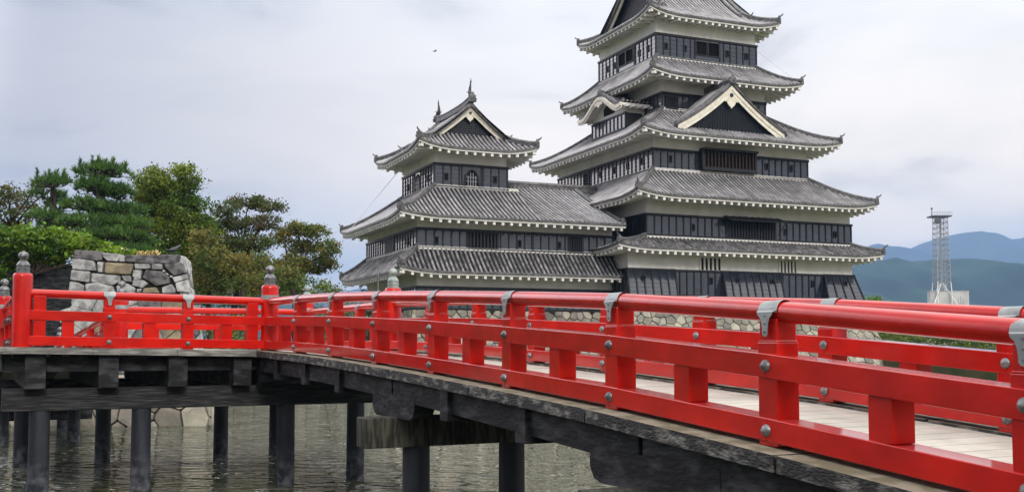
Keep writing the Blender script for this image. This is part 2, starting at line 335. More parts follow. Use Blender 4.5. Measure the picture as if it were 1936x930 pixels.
def newel(p, t, ztop, zbot, fm='bronze', band=True, sc_=1.0):
    mb = MB(); r = .165 * sc_
    mb.lathe([(r, zbot), (r, ztop - .06), (r * .97, ztop - .025), (r * .86, ztop), (0.02, ztop + .005)], (p, t, 0), 24)
    o = autosmooth(mb.build('newel_post', 'red', BR))
    mb = MB(); mb.lathe([(a * sc_ * 1.0, z * sc_ * .88) for a, z in FIN], (p, t, ztop), 20)
    autosmooth(mb.build('finial', fm, o), 50)
    if band:
        mb = MB(); zz = ztop - .22
        mb.lathe([(r + .004, zz - .06), (r + .006, zz + .03)], (p, t, 0), 24); autosmooth(mb.build('metal_band', 'strap', o))
    return o
def post(p, t, d, hz_, right, ZB=None):
    """railing post. d = unit vector along the rail, right = unit vector from the outer face inward"""
    c = Vector((p, t)) + right * .115; w_ = .1
    z1 = hz_ - .13; zl = hz_ - .275; zb = hz_ - 1.02
    def ring(s, z): return [(*(c + d * a * s + right * b_ * s), z) for a, b_ in ((-w_, -w_), (w_, -w_), (w_, w_), (-w_, w_))]
    mb = MB(); mb.hexa(ring(.90, zl - .012) + ring(.90, z1)); mb.hexa(ring(1.0, zb) + ring(1.0, zl - .018)); mb.hexa(ring(1.0, zl - .018) + ring(.94, zl - .004))
    o = mb.build('railing_post', 'red', BR, bevel=.008)
    # metal saddle over the handrail and its nailed tongue
    mb = MB(); cc = Vector((p, t)) + right * .10; R_ = .081
    hw = .10; zc = hz_ - .078; N_ = 14; vs = []
    for s in (-hw, -hw * .55, hw * .55, hw):
        for k in range(N_ + 1):
            a = -.12 + (pi + .24) * k / N_
            q = cc + d * s - right * cos(a) * R_
            vs.append((q.x, q.y, zc + sin(a) * R_))
    fs = [(i * (N_ + 1) + k, i * (N_ + 1) + k + 1, (i + 1) * (N_ + 1) + k + 1, (i + 1) * (N_ + 1) + k) for i in range(3) for k in range(N_)]
    mb.mesh(vs, fs)
    for sgn in (-1, 1):
        f0 = cc + right * (R_ + .004) * sgn
        out = [(-.082, zc - .004), (.082, zc - .004), (.078, zc - .022), (.05, zc - .045), (.036, zc - .085), (.030, zc - .12), (.030, zc - .155), (.018, zc - .172), (0, zc - .177), (-.018, zc - .172), (-.030, zc - .155), (-.030, zc - .12), (-.036, zc - .085), (-.05, zc - .045), (-.078, zc - .022)]
        base = cc + right * sgn * (.104)
        mb.face([(*(base + d * a), z) for a, z in out])
        mb.face([(*(f0 + d * -hw * .98), zc + .008), (*(f0 + d * hw * .98), zc + .008), (*(base + d * .082), zc - .004), (*(base - d * .082), zc - .004)])
    for z in (zc - .03, zc - .085, zc - .145):
        for sgn in (-1, 1):
            q = cc + right * sgn * .104; q2 = q + right * sgn * .008; mb.tube([(q.x, q.y, z), (q2.x, q2.y, z)], .008, 6, 1)
    s_ = mb.build('metal_strap', ['strap', 'bronze'], o)
    for (zz) in (hz_ - .46, hz_ - .91):      # domed washers, outside and inside
        for sgn in (-1, 1):
            q = (Vector((p, t)) - right * .001) if sgn < 0 else (Vector((p, t)) + right * .231)
            vs = []; fs = []; NN = 14
            for (rr, dd) in ((.044, 0), (.042, .012), (.030, .024), (.016, .030), (.015, .042), (.009, .046)):
                for k in range(NN):
                    a = 2 * pi * k / NN; qq = q + d * cos(a) * rr + right * sgn * dd; vs.append((qq.x, qq.y, zz + sin(a) * rr))
            for i in range(5):
                for k in range(NN): fs.append((i * NN + k, i * NN + (k + 1) % NN, (i + 1) * NN + (k + 1) % NN, (i + 1) * NN + k))
            fs.append(tuple(5 * NN + k for k in range(NN)))
            m2 = MB(); m2.mesh(vs, fs); autosmooth(m2.build('bolt', 'bronze', o), 50)
    return o
def span(a, b, right, ha, hb, mid=True, hfun=None, split=4):
    """one bay of railing between posts at a and b (outer-face points)"""
    a = Vector(a); b = Vector(b); d = (b - a).normalized(); L = (b - a).length
    def H(s): return hfun(a + (b - a) * s) if hfun else lerp(ha, hb, s)
    nn = 5
    pts = [(*(a + (b - a) * (k / nn) + right * .10), H(k / nn) - .078) for k in range(nn + 1)]
    mb = MB(); mb.tube(pts, .076, 18); autosmooth(mb.build('handrail', 'red', BR))
    for nm, o0, o1 in (('middle_rail', .375, .545), ('bottom_rail', .825, .985)):
        mb = MB(); vs = []
        for k in range(nn + 1):
            q = a + (b - a) * (k / nn); h = H(k / nn)
            for (r_, z) in ((0, h - o1), (.225, h - o1), (.225, h - o0), (0, h - o0)): vs.append((*(q + right * r_), z))
        fs = [(4 * k + j, 4 * k + (j + 1) % 4, 4 * k + 4 + (j + 1) % 4, 4 * k + 4 + j) for k in range(nn) for j in range(4)]
        fs += [(3, 2, 1, 0), (4 * nn, 4 * nn + 1, 4 * nn + 2, 4 * nn + 3)]
        mb.mesh(vs, fs); mb.build(nm, 'red', BR, bevel=.006)
    if mid:
        q = (a + b) / 2 + right * .115; h = H(.5); mb = MB()
        mb.hexa([(*(q + d * x_ + right * y_), z) for z in (h - .83, h - .54) for x_, y_ in ((-.1, -.095), (.1, -.095), (.1, .095), (-.1, .095))])
        mb.build('short_post', 'red', BR, bevel=.006)
X_ = Vector((1, 0)); Y_ = Vector((0, 1))
hv = lambda q: rail_h(q.y, q.x)
# near railing of the main span
for n_ in range(0, 10): post(PN, st(n_), Y_, rail_h(st(n_)), X_)
for n_ in range(-1, 9): span((PN, st(n_)), (PN, st(n_ + 1)), X_, 0, 0, hfun=hv)
newel(PN + .12, st(-1) + .13, EYE + 1.16, EYE - .12)
# far railing
for n_ in list(range(0, 11)) + [-2, -3]: post(PF + .23, st(n_), Y_, rail_h(st(n_)), -X_)
for n_ in range(-4, 10): span((PF + .23, st(n_)), (PF + .23, st(n_ + 1)), -X_, 0, 0, hfun=hv)
newel(PF + .12, st(-1), EYE + 1.16, EYE - .12, 'verdigris', sc_=1.05)
newel(PF + .12, st(-4) + .05, EYE + 1.14, EYE - .12, 'verdigris')
# landing: front railing, back railing
TL = st(-1) + .02; PL = .80
ps = [PL, 2.17, 3.55, PN]
for p_ in (2.17, 3.55): post(p_, TL, X_, rail_h(TL + 1, p_), Y_)
for a, b_ in zip(ps, ps[1:]): span((a, TL), (b_, TL), Y_, rail_h(TL + 1, a), rail_h(TL + 1, b_))
for p_ in (PL + .22, PN - .22):
    h = rail_h(TL + 1, p_); mb = MB(); mb.box(p_ - .1, TL + .015, h - 1.0, p_ + .1, TL + .21, h - .12); mb.build('end_post', 'red', BR, bevel=.008)
newel(PL - .06, TL + .12, EYE + 1.26, EYE - .05, band=False)
TB = st(-4) + .05; PR_ = 3.09
for p_ in (4.6, 6.1): post(p_, TB + .11, X_, rail_h(TB), -Y_)
pb = [PR_, 4.6, 6.1, PF]
for a, b_ in zip(pb, pb[1:]): span((a, TB + .11), (b_, TB + .11), -Y_, rail_h(TB), rail_h(TB))
newel(PR_, TB, EYE + 1.14, EYE - .12)
# left side of the landing and the ramp down to the shore
newel(PL - .22, 26.2, EYE + 1.10, EYE - .1)
span((PL - .12, TL + .12), (PL - .2, 23.3), X_, rail_h(TL + 1, PL), EYE + .97)
post(PL - .2, 23.3, Y_, EYE + .97, X_)
span((PL - .2, 23.3), (PL - .3, 26.2), X_, EYE + .97, EYE + .90)
def ramp(p0, p1, inward, t0, t1, h0, h1, k):
    for i in range(k):
        a = (lerp(p0, p1, i / k), lerp(t0, t1, i / k)); b_ = (lerp(p0, p1, (i + 1) / k), lerp(t0, t1, (i + 1) / k))
        ha = lerp(h0, h1, i / k); hb = lerp(h0, h1, (i + 1) / k)
        span(a, b_, inward, ha, hb)
        if i: post(a[0], a[1], Y_, ha, inward)
ramp(PR_ + .1, 2.55, -X_, TB, 37.2, EYE + .90, EYE + .08, 5)
newel(2.5, 37.3, EYE + .22, EYE - 1.15)
ramp(PL - .34, .15, X_, 26.3, 37.2, EYE + .88, EYE + .08, 5)
newel(.2, 37.3, EYE + .22, EYE - 1.15)
# deck: every board runs across
def deckz(t, p=6): return rail_h(t, p) - 1.045
def boards(p0, p1, t0, t1, st_=.24):
    mb = MB(); t = t0; rr = random.Random(3)
    while t < t1:
        z = deckz(t + st_ / 2, (p0 + p1) / 2) + rr.uniform(-.003, .003); za = deckz(t + .01, (p0 + p1) / 2); zb_ = deckz(t + st_ - .01, (p0 + p1) / 2)
        mb.hexa([(p0, t + .006, za - .07), (p1, t + .006, za - .07), (p1, t + st_ - .006, zb_ - .07), (p0, t + st_ - .006, zb_ - .07), (p0, t + .006, za), (p1, t + .006, za), (p1, t + st_ - .006, zb_), (p0, t + st_ - .006, zb_)])
        t += st_
    return mb
boards(PN + .03, PF + .2, -1.8, 26.4).build('deck', 'deck', BR)
boards(PL - .2, PN + .02, TL + .1, 26.4).build('landing_deck', 'deck', BR)
boards(.3, PR_, 26.42, 37.2).build('ramp_deck', 'deck', BR)
# edge plank (mouldy end grain below the rail, top showing outside it)
def edgeplank(a, b_, right, k, name='edge_plank'):
    a = Vector(a); b_ = Vector(b_)
    for i in range(k):
        q0 = a + (b_ - a) * (i / k); q1 = a + (b_ - a) * ((i + 1) / k - .0015); mb = MB(); nn = 4; vs = []
        jit = random.uniform(-.008, .008)
        for s in range(nn + 1):
            q = q0 + (q1 - q0) * (s / nn); z = hv(q + right * .01) - 1.02
            for (r_, zz) in ((-.20 + jit, -.115), (.24, -.115), (.24, 0), (-.20 + jit, 0)): vs.append((*(q + right * r_), z + zz))
        fs = []; 
        for s in range(nn):
            for j in range(4): fs.append((4 * s + j, 4 * s + (j + 1) % 4, 4 * s + 4 + (j + 1) % 4, 4 * s + 4 + j))
        fs += [(3, 2, 1, 0), (4 * nn, 4 * nn + 1, 4 * nn + 2, 4 * nn + 3)]
        mb.mesh(vs, fs); 
        for idx, f in enumerate(mb.f):
            mb.m[idx] = 1 if idx % 4 == 2 and idx < 4 * nn else 0
        mb.build(name, ['edgepale' if 'landing' in name else 'edge', 'edgetop'], BR)
edgeplank((PN, -1.8), (PN, TL), X_, 9)
edgeplank((PF + .23, -1.8), (PF + .23, TB), -X_, 10)
edgeplank((PL - .35, TL), (PN - .2, TL), Y_, 3, 'landing_edge_plank')
edgeplank((PR_, TB + .12), (PF + .23, TB + .12), -Y_, 2, 'landing_edge_plank')
edgeplank((PL - .35, TL), (PL - .35, 26.5), X_, 3, 'landing_edge_plank')
# girders, joists, corbels, cross beams, piles
def girder(p, t0, t1, k, w_=.26, top=1.135, dep=.28, mm='timber'):
    mb = MB(); vs = []
    for i in range(k + 1):
        t = lerp(t0, t1, i / k); z = rail_h(t, 6) - top
        for a, zz in ((-w_ / 2, -dep), (w_ / 2, -dep), (w_ / 2, 0), (-w_ / 2, 0)): vs.append((p + a, t, z + zz))
    fs = [(4 * i + j, 4 * i + (j + 1) % 4, 4 * i + 4 + (j + 1) % 4, 4 * i + 4 + j) for i in range(k) for j in range(4)] + [(3, 2, 1, 0), (4 * k, 4 * k + 1, 4 * k + 2, 4 * k + 3)]
    mb.mesh(vs, fs); mb.build('girder', mm, BR, bevel=.01)
for p_ in (PN + .03, 6.3, PF + .18):
    girder(p_, -1.8, 7.25, 6); girder(p_, 7.3, 13.0, 5); girder(p_, 13.05, 20.9, 6); girder(p_, 20.95, 26.6, 4)
for t_ in (1.5, 4.2, 9.3, 11.2, 15.2, 17.0, 18.8):      # joist ends poking through below the plank
    mb = MB(); z = rail_h(t_) - 1.137; mb.box(PN - .16, t_ - .11, z - .36, PF + .36, t_ + .11, z); mb.build('joist', 'timber', BR, bevel=.008)
def corbel(p, t, z, l=.85, h=.26, w_=.27):
    mb = MB(); prof = [(-l, h), (-l, h * .45), (-l + .06, h * .12), (-l + .16, 0), (l - .16, 0), (l - .06, h * .12), (l, h * .45), (l, h)]
    vs = [(p - w_ / 2, t + a, z + b_) for a, b_ in prof] + [(p + w_ / 2, t + a, z + b_) for a, b_ in prof]
    nn = len(prof); fs = [tuple(range(nn)), tuple(range(2 * nn - 1, nn - 1, -1))] + [(i, (i + 1) % nn, nn + (i + 1) % nn, nn + i) for i in range(nn)]
    mb.mesh(vs, fs); mb.build('corbel', 'timber', BR, bevel=.012)
def beam(t, p0, p1, z0, z1, mm='timber', w_=.36):
    mb = MB(); mb.box(p0, t - w_ / 2, z0, p1, t + w_ / 2, z1); b_ = mb.build('cross_beam', mm, BR, bevel=.015)
    return b_
def pile(p, t, z1, r=.185, lean=0):
    mb = MB(); mb.tube([(p - lean * .5, t, -1.5), (p - lean * .2, t, 0), (p, t, z1)], [r * 1.03, r, r * .96], 20); autosmooth(mb.build('pile', 'pile', BR))
# bent under the landing front
beam(20.62, .46, 7.55, EYE - 1.15, EYE - .755, 'grain', .34)
for p_ in (1.08, 2.80, 5.50, 6.93): pile(p_, 20.62, EYE - 1.15, .18)
for p_ in (.97, 2.17, 3.37, 4.55):
    mb = MB(); z = EYE - .20 + .07 * (5 - p_) / 4.2; mb.box(p_ - .17, TL - .07, EYE - .755, p_ + .17, 26.6, z); mb.build('landing_girder', 'timber', BR, bevel=.012)
mb = MB(); mb.box(PL - .3, TL + .16, EYE - .46, PN - .1, TL + .30, EYE - .19); mb.build('rim_joist', 'timber', BR)
mb = MB(); mb.box(PL - .35, TL + .4, EYE - .46, PL - .2, 26.5, EYE - .13); mb.build('rim_joist', 'timber', BR)
beam(26.2, .3, 7.6, EYE - 1.15, EYE - .755)
for p_ in (1.02, 2.72, 5.4, 6.75): pile(p_, 26.2, EYE - 1.15, .175)
mb = MB(); mb.box(PR_, 26.45, EYE - .46, PF + .3, 26.6, EYE - .2); mb.build('rim_joist', 'timber', BR)
for p_ in (PN + .03, 6.3, PF + .18): corbel(p_, 20.9, EYE - .755, .9, .30)
# bent 2
beam(13.0, 4.44, 8.05, EYE - 1.30, EYE - .915, 'mossy')
for p_ in (5.2, 6.6): pile(p_, 13.0, EYE - 1.3)
for p_ in (PN + .03, 6.3, PF + .18): corbel(p_, 13.0, EYE - .915, .75, .27)
# bent 3
beam(7.35, 4.42, 8.05, EYE - 1.52, EYE - 1.17, 'mossy')
for p_ in (5.4, 6.8): pile(p_, 7.35, EYE - 1.5)
for p_ in (PN + .03, 6.3, PF + .18): corbel(p_, 7.15, EYE - 1.17, .9, .27)
beam(1.5, 4.42, 8.05, EYE - 2.2, EYE - 1.75, 'mossy')
# bents of the ramp
for t_, dz in ((32, -.6), (36.1, -1.15)):
    beam(t_, .1, 3.4, EYE - 1.15 + dz, EYE - .80 + dz)
    for p_ in (.75, 2.55): pile(p_, t_, EYE - 1.15 + dz, .17)
for p_ in (.5, 1.7, 2.9):
    mb = MB(); z0 = deckz(26.5) - .08; z1 = deckz(37) - .08
    mb.hexa([(p_ - .12, 26.45, z0 - .3), (p_ + .12, 26.45, z0 - .3), (p_ + .12, 37.2, z1 - .3), (p_ - .12, 37.2, z1 - .3), (p_ - .12, 26.45, z0), (p_ + .12, 26.45, z0), (p_ + .12, 37.2, z1), (p_ - .12, 37.2, z1)]); mb.build('ramp_girder', 'timber', BR)
# ---------------------------------------------------------------- castle frame
CX, CY_, CR = 8.345, 76.0, R(90 - 66.87)
def cworld(u, v, z=0): return (CX + u * cos(CR) - v * sin(CR), CY_ + u * sin(CR) + v * cos(CR), z)
# side tables: (start corner, end corner, inward normal) of a rectangle (u0,v0,u1,v1)
def sides(r, e=0):
    u0, v0, u1, v1 = r[0] - e, r[1] - e, r[2] + e, r[3] + e
    return dict(front=((u0, v0), (u1, v0), (0, 1)), right=((u1, v0), (u1, v1), (-1, 0)), back=((u1, v1), (u0, v1), (0, -1)), left=((u0, v1), (u0, v0), (1, 0)))
SP = .335
def panel(tile, eave, A, B, nrm, L, zf, iA=1, iB=1, over=1.8, lift=.32, gab=None, tmi=0, lc=3.2, rafters=True, skipA=0, skipB=0):
    """one roof slope. zf(r): height at run r. iA/iB: hip inset per metre of run (0 = straight verge).
    gab=(r_g, ov): above run r_g the ends rise as verges overhanging ov."""
    A = Vector(A); B = Vector(B); nr = Vector(nrm); d = (B - A).normalized(); W = (B - A).length
    def c(w, r):
        x = 0
        if iA: x = max(x, 1 - (w) / lc)
        if iB: x = max(x, 1 - (W - w) / lc)
        x = max(0, x); return lift * x * x * max(0, 1 - r / max(L, 1e-6)) if x else 0
    def P(w, r, dz=0):
        q = A + d * w + nr * r; return (q.x, q.y, zf(r) + c(w, r) + dz)
    def rng(w):
        r0 = 0; r1 = L
        for inset, dist in ((iA, w), (iB, W - w)):
            if not inset: continue
            h = dist / inset
            if gab:
                rg, ov = gab
                if dist > rg * inset - ov:
                    if dist < rg * inset: r0 = max(r0, dist / inset)
                    continue
            r1 = min(r1, h)
        return r0 * 0, r1
    nr_ = max(3, int(L / .55)); k = max(2, int(W / SP)); sp = W / k
    # pans (valley surface) and round tile rows
    for i in range(k):
        w0, w1 = i * sp, (i + 1) * sp
        a1 = rng(w0)[1]; b1 = rng(w1)[1]
        if max(a1, b1) < .05: continue
        n_ = max(1, int(nr_ * max(a1, b1) / L + .5)); vs = []
        for j in range(n_ + 1): vs += [P(w0, a1 * j / n_), P(w1, b1 * j / n_)]
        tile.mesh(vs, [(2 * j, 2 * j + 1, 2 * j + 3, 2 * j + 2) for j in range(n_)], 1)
    for i in range(k):
        w = (i + .5) * sp; a1 = rng(w)[1]
        if a1 < .12: continue
        n_ = max(1, int(nr_ * a1 / L + .5)); vs = []; h = sp * .235
        for j in range(n_ + 1):
            r = a1 * j / n_ - (.05 if j == 0 else 0)
            for x, z in ((-h, 0), (-h * .62, h * .85), (0, h * 1.15), (h * .62, h * .85), (h, 0)): vs.append(P(w + x, max(r, -.05), z))
        fs = [(5 * j + q, 5 * j + q + 1, 5 * j + 6 + q, 5 * j + 5 + q) for j in range(n_) for q in range(4)] + [(0, 1, 2, 3, 4)]
        tile.mesh(vs, fs, 0)
    # eave edge: tile lip, cream fascia, soffit
    n_ = max(4, int(W / .8)); ws = [W * i / n_ for i in range(n_ + 1)]
    cl = lambda w, r: min(max(w, r if iA else 0), W - (r if iB else 0))
    for w0, w1 in zip(ws, ws[1:]):
        tile.face([P(w0, -.03, .03), P(w1, -.03, .03), P(w1, -.03, -.13), P(w0, -.03, -.13)], 2)
        q = [(cl(w0, .10), .10), (cl(w1, .10), .10)]
        tile.face([P(w0, -.03, -.13), P(w1, -.03, -.13), P(q[1][0], .10, -.13), P(q[0][0], .10, -.13)], 2)
        if eave is None: continue
        e0 = zf(0)
        def Q(w, r, dz):
            p = P(w, 0); a = A + d * cl(w, r) + nr * r
            return (a.x, a.y, e0 + c(w, 0) * max(0, 1 - r / (L * 1.5)) + dz + .30 * (zf(r) - e0))
        eave.face([Q(w0, .08, -.13), Q(w1, .08, -.13), Q(w1, .08, -.30), Q(w0, .08, -.30)], 0)
        eave.face([Q(w0, .08, -.30), Q(w1, .08, -.30), Q(w1, over + .15, -.30), Q(w0, over + .15, -.30)], 0)
    if eave is not None and rafters:
        kk = int(W / .62); s2 = W / kk
        for i in range(kk):
            w = (i + .5) * s2; r1 = over + .05
            if iA: r1 = min(r1, w)
            if iB: r1 = min(r1, W - w)
            if r1 < .3: continue
            e0 = zf(0)
            def Q2(x, r, dz):
                a = A + d * x + nr * r; return (a.x, a.y, e0 + c(w, 0) * max(0, 1 - r / (L * 1.5)) + dz + .30 * (zf(r) - e0))
            eave.hexa([Q2(w - .095, .12, -.52), Q2(w + .095, .12, -.52), Q2(w + .095, r1, -.52), Q2(w - .095, r1, -.52), Q2(w - .095, .12, -.302), Q2(w + .095, .12, -.302), Q2(w + .095, r1, -.302), Q2(w - .095, r1, -.302)], 0)
    return P
def ridge_strip(mb, pts, w_=.26, h=.26, mi=0):
    """stacked ridge tiles along a polyline, with a rounded cap"""
    pts = [Vector(p) for p in pts]; prof = [(-w_ / 2, -.12), (-w_ / 2, h * .55), (-w_ * .62, h * .58), (-w_ * .4, h * .8), (-w_ * .2, h), (w_ * .2, h), (w_ * .4, h * .8), (w_ * .62, h * .58), (w_ / 2, h * .55), (w_ / 2, -.12)]
    vs = []; n_ = len(prof)
    for i, p in enumerate(pts):
        d = (pts[min(i + 1, len(pts) - 1)] - pts[max(0, i - 1)]); d.z = 0; d.normalize(); s = Vector((d.y, -d.x, 0))
        for x, z in prof: vs.append(p + s * x + Vector((0, 0, z)))
    fs = [(n_ * i + j, n_ * i + (j + 1) % n_, n_ * (i + 1) + (j + 1) % n_, n_ * (i + 1) + j) for i in range(len(pts) - 1) for j in range(n_)]
    fs += [tuple(range(n_ - 1, -1, -1)), tuple((len(pts) - 1) * n_ + j for j in range(n_))]
    mb.mesh(vs, fs, mi)
def onigawara(mb, p, d, s=1.0, horn=True):
    """ridge-end tile facing outward along d"""
    p = Vector(p); d = Vector((d[0], d[1], 0)).normalized(); x = Vector((d.y, -d.x, 0)); z = Vector((0, 0, 1))
    out = [(-.26, -.12), (-.30, .08), (-.22, .16), (-.24, .30), (-.12, .36), (-.08, .46), (0, .52), (.08, .46), (.12, .36), (.24, .30), (.22, .16), (.30, .08), (.26, -.12)]
    vs = []; n_ = len(out)
    for f in (.06, -.10):
        for a, b_ in out: vs.append(p + d * f * s + x * a * s + z * b_ * s)
    vs.append(p + d * .14 * s + z * .16 * s)
    fs = [(i, (i + 1) % n_, 2 * n_) for i in range(n_)] + [tuple(range(2 * n_ - 1, n_ - 1, -1))] + [(i, n_ + i, n_ + (i + 1) % n_, (i + 1) % n_) for i in range(n_)]
    mb.mesh(vs, fs)
    if horn:
        mb.tube([p - d * .05 * s + z * .35 * s, p + d * .12 * s + z * .44 * s, p + d * .30 * s + z * .56 * s, p + d * .36 * s + z * .68 * s], [.07 * s, .065 * s, .06 * s, .02 * s], 7)
def hip_pts(P, L, n_=8, start=0.0):
    return [P(L * i / n_ + 1e-4 if True else 0, L * i / n_, .06) for i in range(n_ + 1)]
class Bld:
    def __init__(s, name, label, cat, ou, ov):
        s.ou, s.ov = ou, ov; s.e = thing(name, cworld(ou, ov, 0), label, cat, rz=CR)
    def put(s, mb, name, mats, parent=None, smooth=False, bevel=0):
        mb.v = [(x - s.ou, y - s.ov, z) for x, y, z in mb.v]
        return mb.build(name, mats, parent or s.e, smooth, bevel=bevel)
def roof(b, rect, over, ze, runs, zt, conc=.22, only=None, lift=.32, name='roof', tiles='tile', ends=None, straight=None, lc=3.2):
    """skirt roof round rect (eave rectangle). runs: run per side; zt: height against the wall above"""
    tile = MB(); eave = MB(); rgs = []; wh = []; sd = sides(rect)
    for k_ in (only or ('front', 'left', 'right', 'back')):
        A, B_, n_ = sd[k_]; L = runs[k_]
        def zf(r, L=L): s = r / L; return ze + (zt - ze) * (s * (1 - conc) + conc * s * s)
        nb = {'front': ('left', 'right'), 'right': ('front', 'back'), 'back': ('right', 'left'), 'left': ('back', 'front')}[k_]
        iA = runs[nb[0]] / L; iB = runs[nb[1]] / L
        if ends and k_ in ends: iA = iA if ends[k_][0] else 0; iB = iB if ends[k_][1] else 0
        P = panel(tile, eave, A, B_, n_, L, zf, iA, iB, over, lift, lc=lc)
        if iA:
            pts = [P(max(L * iA * i / 8, 1e-4), L * i / 8, .06) for i in range(9)]
            r1_ = MB(); ridge_strip(r1_, pts); a, c_ = Vector(pts[0]), Vector(pts[1]); dd = a - c_; onigawara(r1_, Vector(pts[0]) - dd.normalized() * .12, (dd.x, dd.y), .85); rgs.append(r1_)
        Wd = (Vector(B_) - Vector(A)).length
        pts = [P(max(L * iA, 0) + 1e-3, L - .06, .03), P(Wd - max(L * iB, 0), L - .06, .03)]
        w1_ = MB(); ridge_strip(w1_, pts, .16, .13); wh.append(w1_)
    t = b.put(tile, name, [tiles, 'pan', 'ridge'])
    b.put(eave, 'eave', ['plaster'], t); [b.put(x_, 'hip_ridge', ['ridge'], t) for x_ in rgs]; [b.put(x_, 'plaster_fillet', ['plaster'], t) for x_ in wh]
    return t
def wall(b, rect, z0, z1, name='wall', m='plaster'):
    mb = MB(); mb.box(rect[0], rect[1], z0, rect[2], rect[3], z1); return b.put(mb, name, m)
def cladding(b, rect, z0, z1, which=('front', 'left', 'right', 'back'), gaps={}, rows=5, sp=.62, lim=None):
    """clapboards with battens and a cap rail; gaps[side] = list of (w0,w1) left open for windows"""
    for k_ in which:
        A, B_, n_ = sides(rect)[k_]; A = Vector(A); B_ = Vector(B_); d = (B_ - A).normalized(); W = (B_ - A).length; o = -Vector(n_)
        if lim and k_ in lim: W0, W = lim[k_]
        else: W0 = 0
        cuts = sorted(gaps.get(k_, [])); segs = []; w = W0 - .085 * (W0 == 0)
        for a, c_ in cuts: segs.append((w, a)); w = c_
        segs.append((w, W + .085))
        bo = MB(); ba = MB(); pt = lambda w, off, z: (A.x + d.x * w + o.x * off, A.y + d.y * w + o.y * off, z)
        rh = (z1 - z0 - .1) / rows
        kk = max(1, round((W - W0) / sp)); s_ = (W - W0) / kk
        q = None
        for a, c_ in segs:
            bo = MB(); ba = MB()
            edges = [a] + [W0 + i * s_ for i in range(kk + 1) if a + .1 < W0 + i * s_ < c_ - .1] + [c_]
            for i in range(rows):
                y0 = z0 + .05 + rh * i
                for e0, e1 in zip(edges, edges[1:]):
                    bo.face([pt(e0, .075, y0), pt(e1, .075, y0), pt(e1, .05, y0 + rh), pt(e0, .05, y0 + rh)])
                bo.face([pt(a, .075, y0), pt(c_, .075, y0), pt(c_, .05, y0), pt(a, .05, y0)])
            for w in edges:
                w = min(max(w, a + .04), c_ - .04)
                ba.hexa([pt(w - .045, .04, z0), pt(w + .045, .04, z0), pt(w + .045, .12, z0), pt(w - .045, .12, z0), pt(w - .045, .04, z1), pt(w + .045, .04, z1), pt(w + .045, .12, z1), pt(w - .045, .12, z1)])
            q = b.put(bo, 'board_cladding', 'black'); b.put(ba, 'batten_frame', 'batten', q)
        if segs:
            a, c_ = W0 - .15, W + .15
            for zz, hh, oo, nm_ in ((z1 - .08, .16, .16, 'cap_rail'), (z0 - .03, .13, .14, 'base_rail')):
                ba = MB(); ba.hexa([pt(a, 0, zz), pt(c_, 0, zz), pt(c_, oo, zz), pt(a, oo, zz), pt(a, 0, zz + hh), pt(c_, 0, zz + hh), pt(c_, oo, zz + hh), pt(a, oo, zz + hh)]); b.put(ba, nm_, 'batten', q)
def place(rect, side, w, off, z):
    A, B_, n_ = sides(rect)[side]; A = Vector(A); d = (Vector(B_) - A).normalized(); return (A.x + d.x * w - n_[0] * off, A.y + d.y * w - n_[1] * off, z)
def bx(mb, rect, side, w0, w1, o0, o1, z0, z1, mi=0):
    p = lambda w, o, z: place(rect, side, w, o, z)
    mb.hexa([p(w0, o0, z0), p(w1, o0, z0), p(w1, o1, z0), p(w0, o1, z0), p(w0, o0, z1), p(w1, o0, z1), p(w1, o1, z1), p(w0, o1, z1)], mi)
def loophole(b, rect, side, w, z, h=.42, w_=.2, off=.09):
    fr = MB()
    for a in ((w - w_ / 2 - .06, w - w_ / 2, z - h / 2 - .06, z + h / 2 + .06), (w + w_ / 2, w + w_ / 2 + .06, z - h / 2 - .06, z + h / 2 + .06), (w - w_ / 2, w + w_ / 2, z - h / 2 - .06, z - h / 2), (w - w_ / 2, w + w_ / 2, z + h / 2, z + h / 2 + .06)):
        bx(fr, rect, side, a[0], a[1], off - .02, off + .05, a[2], a[3], 0)
    bx(fr, rect, side, w - w_ / 2, w + w_ / 2, off - .02, off + .004, z - h / 2, z + h / 2, 1)
    b.put(fr, 'loophole', ['batten', 'void'])
def window(b, rect, side, w0, w1, z0, z1, bars=6, mats='batten', off=.0, horiz=False, shut=False, bm='batten'):
    mb = MB(); bx(mb, rect, side, w0, w1, .0, .02 + off, z0, z1, 1)
    for a in ((w0 - .08, w0, z0 - .08, z1 + .08), (w1, w1 + .08, z0 - .08, z1 + .08), (w0, w1, z0 - .08, z0), (w0, w1, z1, z1 + .08)): bx(mb, rect, side, a[0], a[1], 0, .15 + off, a[2], a[3], 0)
    q = b.put(mb, 'window', [mats, 'void']); br = MB()
    for i in range(bars):
        if horiz: z = lerp(z0, z1, (i + .5) / bars); bx(br, rect, side, w0, w1, .05 + off, .10 + off, z - .03, z + .03)
        else: w = lerp(w0, w1, (i + .5) / bars); hw = (w1 - w0) / bars * .24; bx(br, rect, side, w - hw, w + hw, .04 + off, .12 + off, z0, z1)
    if bars: b.put(br, 'window_bars', bm, q)
    return q
